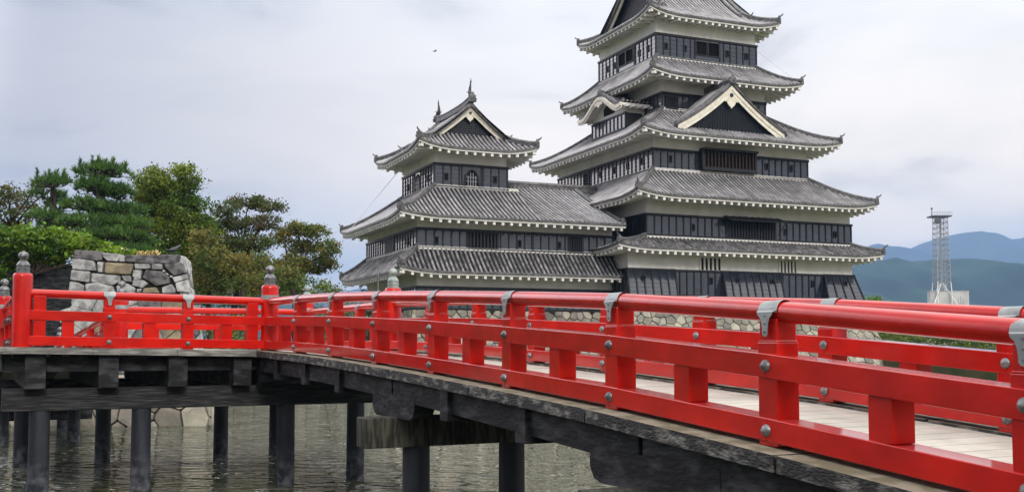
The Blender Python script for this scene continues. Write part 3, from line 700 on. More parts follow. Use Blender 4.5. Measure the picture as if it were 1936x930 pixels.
def gable_end(b, cu_, v, hw, zb, zp, axis='v', out=-1, conc=.25, bw=.30, latt=True, orn=True, dep=.14, parent=None):
    """triangular gable: axis 'v' -> gable plane at v, spans u; outward = out along v. axis 'u' -> plane at u"""
    def P(x, o, z): return (cu_ + x, v + out * o, z) if axis == 'v' else (v + out * o, cu_ + x, z)
    N_ = 10
    cz = lambda s: zb + (zp - zb) * ((1 - s) * (1 - conc) + conc * (1 - s) ** 2)     # s = |x|/hw
    xs = [hw * (i / N_) for i in range(N_ + 1)]
    # barge boards, two layers
    bb = MB()
    for sg in (-1, 1):
        for (o0, o1, t0, t1) in ((.0, dep, -.02, -.02 - bw * .55), (.0, dep * .55, -.02 - bw * .5, -.02 - bw * 1.15)):
            for a, c_ in zip(xs, xs[1:]):
                za, zc = cz(a / hw), cz(c_ / hw); sl = 1.15
                bb.hexa([P(sg * a, o0, za + t1 * sl), P(sg * c_, o0, zc + t1 * sl), P(sg * c_, o1, zc + t1 * sl), P(sg * a, o1, za + t1 * sl), P(sg * a, o0, za + t0 * sl), P(sg * c_, o0, zc + t0 * sl), P(sg * c_, o1, zc + t0 * sl), P(sg * a, o1, za + t0 * sl)])
    q = b.put(bb, 'barge_board', 'trim', parent)
    # dark wall with vertical or crossed lattice
    wl_ = MB(); vs = [P(0, -.35, cz(0) - bw * .9)]
    pts = [P(-x, -.35, cz(x / hw) - bw * .9) for x in reversed(xs[1:])] + vs + [P(x, -.35, cz(x / hw) - bw * .9) for x in xs[1:]]
    wl_.face(pts + [P(hw, -.35, zb - .5), P(-hw, -.35, zb - .5)], 0)
    x = -hw * .86
    while x < hw * .86:
        zt_ = cz(abs(x) / hw) - bw * 1.2
        if zt_ > zb - .2: wl_.hexa([P(x - .03, -.34, zb - .5), P(x + .03, -.34, zb - .5), P(x + .03, -.28, zb - .5), P(x - .03, -.28, zb - .5), P(x - .03, -.34, zt_), P(x + .03, -.34, zt_), P(x + .03, -.28, zt_), P(x - .03, -.28, zt_)], 1)
        x += .15
    z = zb - .1
    while latt and z < zp - bw * 2.5:
        s = 1
        for i in range(100):
            if cz(i / 100) - bw * 1.2 < z: s = i / 100; break
        wl_.hexa([P(-hw * s, -.335, z - .025), P(hw * s, -.335, z - .025), P(hw * s, -.275, z - .025), P(-hw * s, -.275, z - .025), P(-hw * s, -.335, z + .025), P(hw * s, -.335, z + .025), P(hw * s, -.275, z + .025), P(-hw * s, -.275, z + .025)], 1)
        z += .17
    b.put(wl_, 'gable_lattice', ['black', 'batten'], parent)
    if orn:      # pendant ornament: scrolled cream board with a dark hexagonal boss
        mo = MB(); zc = zp - bw * 2.1; s = hw / 4.5 * 1.15; s = max(.62, min(1.05, s))
        out_ = [(0, .62), (.16, .52), (.26, .34), (.44, .30), (.62, .10), (.86, -.06), (1.10, -.30), (.84, -.24), (.66, -.16), (.50, -.26), (.36, -.14), (.36, -.34), (.22, -.52), (.08, -.62), (0, -.74)]
        poly = [(a * s, c_ * s) for a, c_ in out_] + [(-a * s, c_ * s) for a, c_ in reversed(out_[1:-1])]
        n_ = len(poly); vs = [P(a, .06, zc + c_) for a, c_ in poly] + [P(a, .0, zc + c_) for a, c_ in poly]
        # triangulate as a fan from the middle so the concave scrolls stay clean
        vs.append(P(0, .06, zc)); fs = [(i, (i + 1) % n_, 2 * n_) for i in range(n_)] + [(i, n_ + i, n_ + (i + 1) % n_, (i + 1) % n_) for i in range(n_)]
        mo.mesh(vs, fs); g = b.put(mo, 'gable_pendant', 'trim', q if parent is None else parent)
        bs = MB(); vs = []
        for o_2, r_ in ((.06, .17), (.14, .14)):
            for i in range(6): a = i * pi / 3; vs.append(P(cos(a) * r_ * s, o_2, zc + .26 * s + sin(a) * r_ * s))
        bs.mesh(vs, [(6, 7, 8, 9, 10, 11)] + [(i, (i + 1) % 6, 6 + (i + 1) % 6, 6 + i) for i in range(6)])
        b.put(bs, 'boss', 'batten', q if parent is None else parent)
def shachi(b, u, v, z, dirv, s=1.0):
    """curled dolphin-fish ridge ornament: head on the ridge, tail up"""
    mb = MB(); pts = [(-.30, .12), (-.12, .20), (.08, .30), (.18, .52), (.12, .80), (.0, 1.05), (.04, 1.28)]; rad = [.10, .20, .19, .15, .11, .07, .03]
    f = lambda a, c_, x=0: (u + x * s * abs(dirv[1]) + dirv[0] * a * s, v + x * s * abs(dirv[0]) + dirv[1] * a * s, z + c_ * s)
    mb.tube([f(-a, c_) for a, c_ in pts], [r_ * s for r_ in rad], 9)
    for a, c_ in ((-.15, 1.30), (.10, 1.60), (.28, 1.36), (.0, 1.52)): mb.tube([f(-.02, 1.12), f(a, c_)], [.06 * s, .012 * s], 5)
    for a, c_ in ((-.34, .62), (-.36, .86), (-.30, .42)): mb.tube([f(a * .35, c_ - .05), f(a, c_ + .10)], [.07 * s, .01], 5)
    for x in (-.22, .22): mb.tube([f(.0, .28, x * .5), f(-.06, .42, x * 1.6)], [.07 * s, .015], 5)
    for x in (-.1, .1): mb.tube([f(.18, .2, x), f(.36, .34, x)], [.05 * s, .012], 5)
    b.put(mb, 'ridge_dolphin', 'darksteel', smooth=True)

# ---------------------------------------------------------------- stone work
def clip(poly, a, n_):
    out = []
    for i in range(len(poly)):
        p, q = poly[i], poly[(i + 1) % len(poly)]
        dp = (p[0] - a[0]) * n_[0] + (p[1] - a[1]) * n_[1]; dq = (q[0] - a[0]) * n_[0] + (q[1] - a[1]) * n_[1]
        if dp <= 0: out.append(p)
        if (dp < 0 < dq) or (dq < 0 < dp):
            t_ = dp / (dp - dq); out.append((p[0] + (q[0] - p[0]) * t_, p[1] + (q[1] - p[1]) * t_))
    return out
def stones(W, H, sx, sy, seed, jit=.38):
    rr = random.Random(seed); nx = max(1, int(W / sx)); ny = max(1, int(H / sy)); c = {}
    for j in range(-1, ny + 1):
        for i in range(-1, nx + 2): c[i, j] = ((i + .5 + (.5 if j % 2 else 0) - .25 + rr.uniform(-jit, jit)) * W / nx, (j + .5 + rr.uniform(-jit, jit)) * H / ny)
    res = []
    for j in range(ny):
        for i in range(nx + 1):
            if (i, j) not in c: continue
            p = c[i, j]; poly = [(0, 0), (W, 0), (W, H), (0, H)]
            for dj in (-2, -1, 0, 1, 2):
                for di in (-2, -1, 0, 1, 2):
                    if (di or dj) and (i + di, j + dj) in c:
                        q = c[i + di, j + dj]; m = ((p[0] + q[0]) / 2, (p[1] + q[1]) / 2); poly = clip(poly, m, (q[0] - p[0], q[1] - p[1]))
                        if len(poly) < 3: break
                if len(poly) < 3: break
            if len(poly) >= 3: res.append(poly)
    return res
def stone_face(mb, polys, mapf, rr, gap=.025, bulge=.10, mi=0):
    """mapf(x, y, depth) -> 3D point"""
    for poly in polys:
        cx_ = sum(p[0] for p in poly) / len(poly); cy_ = sum(p[1] for p in poly) / len(poly)
        rad = sum(sqrt((p[0] - cx_) ** 2 + (p[1] - cy_) ** 2) for p in poly) / len(poly)
        # cut the corners so that no stone is a crisp polygon
        pp = []
        n_ = len(poly)
        for i in range(n_):
            a, b_, c_ = poly[i - 1], poly[i], poly[(i + 1) % n_]; k_ = .06
            pp += [(b_[0] + (a[0] - b_[0]) * k_, b_[1] + (a[1] - b_[1]) * k_), (b_[0] + (c_[0] - b_[0]) * k_, b_[1] + (c_[1] - b_[1]) * k_)]
        n_ = len(pp); s0 = 1 - gap / rad; s1 = s0 * .955; s2 = s0 * .6; bl = bulge * rr.uniform(.6, 1.3); tx, ty = rr.uniform(-.06, .06), rr.uniform(-.06, .06)
        vs = []
        for s, dep in ((s0, -.15), (s0, .45 * bl), (s1, .85 * bl), (s2, bl)):
            for x, y in pp:
                jx = rr.uniform(-.012, .012) * rad; X, Y = cx_ + (x - cx_) * s + jx, cy_ + (y - cy_) * s
                vs.append(mapf(X, Y, dep + (tx * (x - cx_) + ty * (y - cy_)) * (dep > 0) + rr.uniform(-.015, .015) * rad))
        fs = [(k_ * n_ + i, k_ * n_ + (i + 1) % n_, (k_ + 1) * n_ + (i + 1) % n_, (k_ + 1) * n_ + i) for k_ in range(3) for i in range(n_)] + [tuple(3 * n_ + i for i in range(n_))]
        mb.mesh(vs, fs, mi)

# ================================================================ main keep
K = Bld('castle_keep', 'tallest black and white castle keep with five tiers of grey tiled roofs above the moat', 'castle', 10, 0)
T1 = (0, 0, 20.35, 19.2); T2 = (1.7, .2, 20.4, 19.0); T3 = (3.07, 1.49, 17.25, 17.7); T4 = (5.34, 3.84, 14.98, 15.34); T5 = (5.42, 4.85, 14.91, 14.34)
e = EYE
wall(K, T1, e + 3.3, e + 7.2); wall(K, T2, e + 7.0, e + 11.0); wall(K, T3, e + 11.5, e + 16.1); wall(K, T4, e + 17, e + 21.3); wall(K, T5, e + 21.8, e + 26.6)
# tier 1: flared stone-drop boxes and boards between them
cladding(K, T1, e + 3.62, e + 5.5, rows=6, gaps={'front': [(-.2, 3.87), (8.08, 13.30), (17.5, 20.6)]}, lim=None)
for (w0, w1, o1) in ((-.12, 3.87, .75), (8.08, 13.30, .80), (17.5, 20.47, .80)):
    mb = MB(); ba = MB(); zb_, zt_ = e + 3.56, e + 5.5; k_ = round((w1 - w0) / .68)
    p = lambda w, o, z: place(T1, 'front', w, o, z)
    wb0 = w0 - .22 if w0 < 1 else w0 - .25; wb1 = w1 + (.30 if w1 > 20 else -.2)
    o_at = lambda s: .10 + o1 * (1 - s)
    for i in range(6):
        s0, s1 = i / 6, (i + 1) / 6; z0_, z1_ = lerp(zb_, zt_, s0), lerp(zb_, zt_, s1)
        a0, a1, c0, c1 = lerp(wb0, w0, s0), lerp(wb0, w0, s1), lerp(wb1, w1, s0), lerp(wb1, w1, s1)
        for j in range(k_):
            mb.face([p(lerp(a0, c0, j / k_), o_at(s0) + .025, z0_), p(lerp(a0, c0, (j + 1) / k_), o_at(s0) + .025, z0_), p(lerp(a1, c1, (j + 1) / k_), o_at(s1), z1_), p(lerp(a1, c1, j / k_), o_at(s1), z1_)])
    mb.face([p(wb0, 0, zb_), p(wb0, o_at(0), zb_), p(w0, o_at(1), zt_), p(w0, 0, zt_)]); mb.face([p(wb1, 0, zb_), p(wb1, o_at(0), zb_), p(w1, o_at(1), zt_), p(w1, 0, zt_)]); mb.face([p(wb0, 0, zb_), p(wb1, 0, zb_), p(wb1, o_at(0), zb_), p(wb0, o_at(0), zb_)])
    for j in range(k_ + 1):
        a, c_ = lerp(wb0, wb1, j / k_), lerp(w0, w1, j / k_)
        ba.hexa([p(a - .05, o_at(0), zb_), p(a + .05, o_at(0), zb_), p(a + .05, o_at(0) + .08, zb_), p(a - .05, o_at(0) + .08, zb_), p(c_ - .05, o_at(1), zt_), p(c_ + .05, o_at(1), zt_), p(c_ + .05, o_at(1) + .08, zt_), p(c_ - .05, o_at(1) + .08, zt_)])
    ba.hexa([p(wb0, o_at(0), zb_ - .05), p(wb1, o_at(0), zb_ - .05), p(wb1, o_at(0) + .1, zb_ - .05), p(wb0, o_at(0) + .1, zb_ - .05), p(wb0, o_at(0), zb_ + .08), p(wb1, o_at(0), zb_ + .08), p(wb1, o_at(0) + .1, zb_ + .08), p(wb0, o_at(0) + .1, zb_ + .08)])
    ba.hexa([p(w0 - .05, 0, zt_), p(w1 + .05, 0, zt_), p(w1 + .05, .2, zt_), p(w0 - .05, .2, zt_), p(w0 - .05, 0, zt_ + .1), p(w1 + .05, 0, zt_ + .1), p(w1 + .05, .2, zt_ + .1), p(w0 - .05, .2, zt_ + .1)])
    q = K.put(mb, 'stone_drop_box', 'black'); K.put(ba, 'batten_frame', 'batten', q)
for u, o in ((1.04, .42), (7.0, .09), (9.18, .42), (12.3, .42), (16.43, .09), (19.3, .42)): loophole(K, T1, 'front', u, e + 4.8, off=o + .02)
def lattice(b, rect, side, w0, w1, z0, z1, k_):
    mb = MB(); bx(mb, rect, side, w0, w1, 0, .012, z0, z1, 1)
    for i in range(k_ + 1): w = lerp(w0, w1, i / k_); bx(mb, rect, side, w - .075, w + .075, .0, .10, z0, z1, 0)
    b.put(mb, 'lattice_window', ['plaster', 'void'])
lattice(K, T1, 'front', 6.1, 7.95, e + 5.62, e + 6.5, 5); lattice(K, T1, 'front', 13.3, 14.9, e + 5.62, e + 6.5, 5)
roof(K, (-1.75, -1.8, 22.15, 21), 1.8, e + 7.02, dict(front=2.02, left=3.4, right=1.8, back=2.0), e + 7.95, lift=.28, tiles='tilerough')
# tier 2
cladding(K, T2, e + 8.05, e + 9.58, gaps={'front': [(7.0, 11.35)]})
window(K, T2, 'front', 7.1, 11.25, e + 8.15, e + 9.45, 16)  # bars black instead of brown: deeper shade put into their colour
for u in (5.62, 14.05, 18.83): loophole(K, T2, 'front', u - 1.7, e + 8.77)
def awning(b, rect, w0, w1, z, drop, out_, nm='awning'):
    mb = MB(); p = lambda w, o, zz: place(rect, 'front', w, o, zz)
    mb.hexa([p(w0, .1, z - .06), p(w1, .1, z - .06), p(w1, out_, z - drop - .05), p(w0, out_, z - drop - .05), p(w0, .1, z), p(w1, .1, z), p(w1, out_, z - drop), p(w0, out_, z - drop)], 0)
    for i in range(9):
        w = lerp(w0, w1, (i + .5) / 9); mb.hexa([p(w - .03, .1, z), p(w + .03, .1, z), p(w + .03, out_, z - drop), p(w - .03, out_, z - drop), p(w - .03, .1, z + .04), p(w + .03, .1, z + .04), p(w + .03, out_, z - drop + .04), p(w - .03, out_, z - drop + .04)], 0)
    for w in (w0 + .2, w1 - .2): mb.tube([p(w, out_ - .05, z - drop), p(w, .15, z - 1.3)], .03, 5, 0)
    b.put(mb, nm, ['batten'])
awning(K, T2, 6.6, 11.8, e + 9.78, .42, 1.15)
roof(K, (-.42, -2.25, 21.2, 21.2), 2.2, e + 10.78, dict(front=3.74, left=3.49, right=3.95, back=3.5), e + 13.2, lift=.38)
# tier 3
cladding(K, T3, e + 13.17, e + 14.72, gaps={'front': [(4.2, 8.85)], 'left': [(17.7 - 12.75, 17.7 - 11.75)]})
mb = MB(); bx(mb, T3, 'front', 4.05, 9.0, 0, .55, e + 13.35, e + 13.6); bx(mb, T3, 'front', 4.05, 9.0, 0, .75, e + 14.86, e + 15.02)
for w in (4.1, 8.95): bx(mb, T3, 'front', w - .08, w + .08, 0, .5, e + 13.6, e + 14.86)
bx(mb, T3, 'front', 4.05, 9.0, 0, .03, e + 13.6, e + 14.86, 1)
q = K.put(mb, 'projecting_window', ['batten', 'void']); mb = MB()
for i in range(15): w = lerp(4.3, 8.75, i / 14); bx(mb, T3, 'front', w - .07, w + .07, .30, .42, e + 13.6, e + 14.86)
K.put(mb, 'window_bars', 'brownbar', q)
for u in (4.5, 6.84, 13.3, 15.65): loophole(K, T3, 'front', u - 3.07, e + 14.03)
for v in (9.75, 7.49, 5.26, 2.97): loophole(K, T3, 'left', 17.7 - v, e + 14.0)
window(K, T3, 'left', 17.7 - 12.7, 17.7 - 11.8, e + 13.35, e + 14.5, 5, horiz=True)
roof(K, (1.05, -.55, 19.2, 19.7), 2.0, e + 15.72, dict(front=4.39, left=4.29, right=4.22, back=4.36), e + 18.45, lift=.40)
# tier 4
cladding(K, T4, e + 18.43, e + 19.7, rows=4)
window(K, T4, 'front', .3, 1.25, e + 18.55, e + 19.4, 5, horiz=True, off=.08)
roof(K, (3.15, 1.62, 17.2, 17.55), 2.2, e + 20.75, dict(front=3.23, left=2.27, right=2.29, back=3.2), e + 22.85, lift=.40)
# tier 5
gl = [(14.34 - 10.72, 14.34 - 9.62), (14.34 - 9.44, 14.34 - 8.34)]
cladding(K, T5, e + 22.85, e + 24.69, gaps={'front': [(3.6, 5.9)], 'left': [(3.5, 6.1)]}, rows=5)
window(K, T5, 'front', 3.7, 4.62, e + 23.4, e + 24.42, 0); window(K, T5, 'front', 4.85, 5.8, e + 23.4, e + 24.42, 0)
window(K, T5, 'left', 3.62, 4.72, e + 23.4, e + 24.42, 0); window(K, T5, 'left', 4.9, 6.0, e + 23.4, e + 24.42, 0)
for a in (('front', 3.6, 5.9), ('left', 3.5, 6.1)): mb = MB(); bx(mb, T5, a[0], a[1], a[2], 0, .07, e + 22.9, e + 23.32); K.put(mb, 'sill_board', 'black')
for u in (6.28, 8.05, 12.09, 13.96): loophole(K, T5, 'front', u - 5.42, e + 23.75)
for v in (12.9, 11.6, 7.4, 6.0): loophole(K, T5, 'left', 14.34 - v, e + 23.75)
# top roof: hip-and-gable, ridge along u
def irimoya(b, rect, over, ze, a_, b_, rg, axis, name='roof', lift=.4, rh=.55):
    zf = lambda r: ze + a_ * r + b_ * r * r
    u0, v0, u1, v1 = rect; tile = MB(); eave = MB(); rgm = MB(); sd = sides(rect)
    main = ('front', 'back') if axis == 'u' else ('left', 'right'); skirt = ('left', 'right') if axis == 'u' else ('front', 'back')
    L = (v1 - v0) / 2 if axis == 'u' else (u1 - u0) / 2; ov = .55
    for k_ in main:
        A, B_, n_ = sd[k_]; P = panel(tile, eave, A, B_, n_, L, zf, 1, 1, over, lift, gab=(rg, ov), lc=3)
        W = (Vector(B_) - Vector(A)).length
        for w_of in (lambda r: r, lambda r: W - r):
            pts = [P(w_of(max(rg * i / 8, 1e-4)), rg * i / 8, .06) for i in range(9)]; ridge_strip(rgm, pts, .3, .3)
            dd = Vector(pts[0]) - Vector(pts[1]); onigawara(rgm, Vector(pts[0]) - dd.normalized() * .12, (dd.x, dd.y), .9)
        for w in (rg - ov + .25, W - rg + ov - .25):       # verge ridges running down the slope ends
            pts = [P(w, lerp(rg * .75, L, i / 8), .05) for i in range(9)]; ridge_strip(rgm, pts, .34, .24)
            dd = Vector(pts[0]) - Vector(pts[1]); onigawara(rgm, pts[0], (dd.x, dd.y), .8, horn=True)
            pts = [P(w + (.75 if w < W / 2 else -.75), lerp(rg * .95, L, i / 8), .05) for i in range(9)]; ridge_strip(rgm, pts, .24, .22)
            dd = Vector(pts[0]) - Vector(pts[1]); onigawara(rgm, pts[0], (dd.x, dd.y), .7, horn=False)
    for k_ in skirt:
        A, B_, n_ = sd[k_]; P = panel(tile, eave, A, B_, n_, rg, zf, 1, 1, over, lift, lc=3)
    # keep corner lift consistent: main ridge
    zr = zf(L)
    cu_, cv_ = (u0 + u1) / 2, (v0 + v1) / 2
    if axis == 'u': pr = [(lerp(u0 + rg - ov, u1 - rg + ov, i / 8), cv_, zr + .1 + .25 * abs(i / 4 - 1) ** 3) for i in range(9)]
    else: pr = [(cu_, lerp(v0 + rg - ov, v1 - rg + ov, i / 8), zr + .1 + .25 * abs(i / 4 - 1) ** 3) for i in range(9)]
    ridge_strip(rgm, pr, .42, rh); dd = Vector(pr[0]) - Vector(pr[1])
    onigawara(rgm, Vector(pr[0]), (dd.x, dd.y), 1.15, False); onigawara(rgm, Vector(pr[-1]), (-dd.x, -dd.y), 1.15, False)
    t = b.put(tile, name, ['tile', 'pan', 'ridge']); b.put(eave, 'eave', 'plaster', t); b.put(rgm, 'main_ridge', 'ridge', t)
    hw = L - rg
    if axis == 'u':
        for uu, o_ in ((u0 + rg, -1), (u1 - rg, 1)): gable_end(b, cv_, uu + o_ * .35 * 0 + (-.1 if o_ < 0 else .1), hw + .15, zf(rg) + .0, zf(L) - .08, 'u', o_, conc=.2, parent=t)
        shachi(b, pr[0][0] + .35, cv_, pr[0][2] + rh - .1, (-1, 0)); shachi(b, pr[-1][0] - .35, cv_, pr[-1][2] + rh - .1, (1, 0))
    else:
        for vv, o_ in ((v0 + rg, -1), (v1 - rg, 1)): gable_end(b, cu_, vv + (-.1 if o_ < 0 else .1), hw + .15, zf(rg) + .0, zf(L) - .08, 'v', o_, conc=.2, parent=t)
        shachi(b, cu_, pr[0][1] + .35, pr[0][2] + rh - .1, (0, -1), .85); shachi(b, cu_, pr[-1][1] - .35, pr[-1][2] + rh - .1, (0, 1), .85)
irimoya(K, (3.95, 3.35, 16.4, 15.84), 1.45, e + 26.0, .46, .055, 2.1, 'u', lift=.55)
# big triangular dormer gable on the third roof
def dormer(b, cu_, v0, v1, hw, ze, zp, name='dormer_roof'):
    tile = MB(); rg = MB()
    zf = lambda r: ze + (zp - ze) * ((r / hw) * .70 + .30 * (r / hw) ** 2)
    P = panel(tile, None, (cu_ - hw, v1), (cu_ - hw, v0), (1, 0), hw, zf, 0, 0, lift=0); 
    P2 = panel(tile, None, (cu_ + hw, v0), (cu_ + hw, v1), (-1, 0), hw, zf, 0, 0, lift=0)
    Wd = v1 - v0
    for off in (.18, .95):
        for PP, w in ((P, Wd - off), (P2, off)):
            pts = [PP(w, hw * i / 8, .05) for i in range(9)]; ridge_strip(rg, pts, .3 if off < .5 else .22, .2); dd = Vector(pts[0]) - Vector(pts[1]); onigawara(rg, pts[0], (dd.x, dd.y), .55, False)
    ridge_strip(rg, [(cu_, v0, zp + .05), (cu_, v1, zp + .05)], .34, .4); onigawara(rg, (cu_, v0 - .02, zp + .1), (0, -1), 1.1, False)
    t = b.put(tile, name, ['tile', 'pan', 'ridge']); b.put(rg, 'dormer_ridge', 'ridge', t)
    gable_end(b, cu_, v0 + .25, hw * .97, ze + .02, zp - .15, 'v', -1, conc=.28, bw=.48, latt=False, parent=t)
dormer(K, 9.35, .15, 4.2, 5.0, e + 16.45, e + 20.0)
# curved (karahafu) dormer on the left face, and a plainer one on the right
def karahafu(b, cv_, uf, uw, hw, zb, zt, box, out_=-1):
    N_ = 28
    def prof(x): s = min(1, abs(x) / hw); return zb + (zt - zb) * (.5 + .5 * cos(pi * min(1, s / .84))) + .10 * max(0, (s - .84) / .16)
    xs = [-hw + 2 * hw * i / N_ for i in range(N_ + 1)]
    P = lambda x, u, z: (u, cv_ + x, z)
    tile = MB(); uo = uf + out_ * .9
    k_ = int(2 * hw / SP)
    for x0, x1 in zip(xs, xs[1:]):
        tile.face([P(x0, uo, prof(x0) + .16), P(x1, uo, prof(x1) + .16), P(x1, uw, prof(x1) + .16), P(x0, uw, prof(x0) + .16)], 1)
        tile.face([P(x0, uo, prof(x0) + .16), P(x1, uo, prof(x1) + .16), P(x1, uo, prof(x1)), P(x0, uo, prof(x0))], 2)
    n2_ = max(3, int(abs(uw - uo) / SP)); 
    for i in range(n2_):
        u = lerp(uo, uw, (i + .5) / n2_); tile.tube([P(x, u, prof(x) + .19) for x in xs], .075, 6, 0)
    t = b.put(tile, 'curved_dormer_roof', ['tile', 'pan', 'ridge'])
    bb = MB()
    for (a0, a1, t0, t1) in ((.0, .15, .02, -.26), (.0, .07, -.24, -.44)):
        for x0, x1 in zip(xs, xs[1:]):
            f = lambda x, o, dz: P(x, uo - out_ * .02 + out_ * o - out_ * .0, prof(x) + dz)
            bb.hexa([f(x0, a0, t1), f(x1, a0, t1), f(x1, a1, t1), f(x0, a1, t1), f(x0, a0, t0), f(x1, a0, t0), f(x1, a1, t0), f(x0, a1, t0)])
    b.put(bb, 'curved_barge_board', 'trim', t)
    so = MB()
    for x0, x1 in zip(xs, xs[1:]): so.face([P(x0, uo, prof(x0) - .02), P(x1, uo, prof(x1) - .02), P(x1, uw, prof(x1) - .02), P(x0, uw, prof(x0) - .02)])
    for sg in (-1, 1):
        so.hexa([P(sg * hw, uo, zb - .1), P(sg * hw, uw, zb - .1), P(sg * (hw - .12), uw, zb - .1), P(sg * (hw - .12), uo, zb - .1), P(sg * hw, uo, zb + .1), P(sg * hw, uw, zb + .1), P(sg * (hw - .12), uw, zb + .1), P(sg * (hw - .12), uo, zb + .1)])
        for i in range(5):
            u = lerp(uo, uw, (i + .5) / 5); so.box(u - .08, cv_ + sg * (hw - .2) - .6, zb - .26, u + .08, cv_ + sg * (hw - .2) + .1, zb - .1)
    b.put(so, 'eave', 'plaster', t)
    rg = MB(); ridge_strip(rg, [(uo, cv_, zt + .22), (uw, cv_, zt + .22)], .36, .42); onigawara(rg, (uo, cv_, zt + .25), (out_, 0), 1.0, False)
    for sg in (-1, 1):
        for du in (.15,):
            ridge_strip(rg, [P(sg * hw * (i / 10), uo - out_ * du, prof(sg * hw * i / 10) + .2) for i in range(1, 11)], .24, .18)
    b.put(rg, 'dormer_ridge', 'ridge', t)
    z0, z1, hb = box
    mb = MB(); mb.box(min(uf, uw), cv_ - hb, z0 - .8, max(uf, uw), cv_ + hb, zb + .25)
    # gable infill follows the curve
    pts = [P(x, uf + out_ * .01, min(prof(x) - .1, zt)) for x in xs if abs(x) < hb]; mb.face(pts + [P(hb, uf + out_ * .01, zb), P(-hb, uf + out_ * .01, zb)])
    q = b.put(mb, 'dormer_wall', 'plaster', t)
    rect = (min(uf, uw), cv_ - hb, max(uf, uw), cv_ + hb); side = 'left' if out_ < 0 else 'right'
    mb = MB(); kk = 9
    for i in range(5):
        y0 = lerp(z0, z1, i / 5); y1 = lerp(z0, z1, (i + 1) / 5)
        for j in range(kk):
            a, c_ = 2 * hb * j / kk, 2 * hb * (j + 1) / kk; pl = lambda w, o, z: place(rect, side, w, o, z)
            mb.face([pl(a, .085, y0), pl(c_, .085, y0), pl(c_, .06, y1), pl(a, .06, y1)])
    bo = b.put(mb, 'board_cladding', 'black'); mb = MB()
    for j in range(kk + 1): w = 2 * hb * j / kk; bx(mb, rect, side, w - .05, w + .05, .04, .13, z0, z1)
    bx(mb, rect, side, -.08, 2 * hb + .08, 0, .15, z1 - .04, z1 + .1); bx(mb, rect, side, -.08, 2 * hb + .08, 0, .15, z0 - .04, z0 + .08)
    for sd_ in ('front', 'back'): bx(mb, rect, sd_, 0, abs(uw - uf), 0, .06, z0 - .5, z1 + .04)
    b.put(mb, 'batten_frame', 'batten', bo)
    mb = MB()
    for j in range(9): w = hb + (j - 4) * .2 + .1; bx(mb, rect, side, w - .04, w + .04, 0, .1, z1 + .45, z1 + 1.0 + .35 * (1 - abs(j - 4) / 4))
    bx(mb, rect, side, hb - .85, hb + 1.0, 0, .03, z1 + .4, z1 + 1.05, 1)
    b.put(mb, 'gable_vent', ['brownbar', 'void'])
    mo = MB(); out2 = [(0, .1), (.2, .12), (.45, .02), (.7, .1), (.95, -.08), (.7, -.12), (.5, -.28), (.3, -.18), (.15, -.36), (0, -.42)]
    poly = out2 + [(-a, c_) for a, c_ in reversed(out2[1:-1])]; uu = uo + out_ * .1; zc = zt - .42
    n_ = len(poly); mo.mesh([P(a, uu, zc + c_) for a, c_ in poly] + [P(0, uu, zc - .05)], [(i, (i + 1) % n_, n_) for i in range(n_)]); b.put(mo, 'gable_pendant', 'trim', t)
karahafu(K, 9.35, 3.6, 5.6, 3.75, e + 19.0, e + 20.25, (e + 17.3, e + 18.5, 2.85), -1)
karahafu(K, 9.6, 16.7, 14.8, 3.4, e + 18.7, e + 19.7, (e + 17.3, e + 18.4, 2.6), 1)

# ================================================================ small keep and connecting wing
UJ = -6.5
S = Bld('small_keep', 'smaller black and white turret with fish ornaments on its ridge, left of the tall keep', 'turret', -10, 8)
WG = Bld('connecting_wing', 'low two-storey castle wing with plain tiled roof joining the small turret to the tall keep', 'castle wing', -3, 8)
SS = (-15.15, 2.34, UJ, 14.93); SW = (UJ, 2.34, 0, 14.93); S3 = (-13.01, 4.93, -7.43, 12.34)
cS = 8.63
for B_, rc in ((S, SS), (WG, SW)):
    wall(B_, rc, e + 2.4, e + 6.2); wall(B_, rc, e + 5.9, e + 9.2)
gp = {'front': [(-11.5 + 15.15, -9.2 + 15.15)], 'left': [(14.93 - 9.8, 14.93 - 7.6)]}
cladding(S, SS, e + 6.72, e + 8.03, ('front', 'left'), gaps=gp, rows=5)
cladding(S, SS, e + 2.5, e + 4.0, ('front', 'left'), rows=6)
cladding(WG, SW, e + 6.72, e + 8.03, ('front',), gaps={'front': [(UJ * -1 - 3.6, UJ * -1 - 2.5)]}, rows=5)
cladding(WG, SW, e + 2.5, e + 4.0, ('front',), rows=6)
window(S, SS, 'front', 3.75, 5.85, e + 6.85, e + 7.9, 8); window(S, SS, 'left', 5.2, 7.25, e + 6.85, e + 7.9, 8)
window(WG, SW, 'front', 6.5 - 3.5, 6.5 - 2.6, e + 6.85, e + 7.9, 5)
for u in (-13.79, -7.54): loophole(S, SS, 'front', u + 15.15, e + 7.25)
loophole(WG, SW, 'front', -4.4 + 6.5, e + 7.25)
loophole(S, SS, 'left', 14.93 - 4.2, e + 7.3)
# lower skirt roofs
roof(S, (-16.95, .6, UJ, 16.7), 1.75, e + 5.05, dict(front=1.74, left=1.8, right=1.5, back=1.8), e + 6.75, only=('front', 'left', 'back'), ends={'front': (1, 0), 'back': (0, 1)}, conc=.1, tiles='tilerough')
roof(WG, (UJ, .6, .1, 16.7), 1.75, e + 5.05, dict(front=1.74, left=1.8, right=1.5, back=1.8), e + 6.75, only=('front',), ends={'front': (0, 0)}, conc=.1, lift=0, tiles='tilerough')
roof(WG, (UJ, .6, .1, 16.7), 1.75, e + 5.05, dict(front=1.74, left=1.8, right=1.5, back=1.8), e + 6.75, only=('back',), ends={'back': (0, 0)}, conc=.1, lift=0, tiles='tilerough')
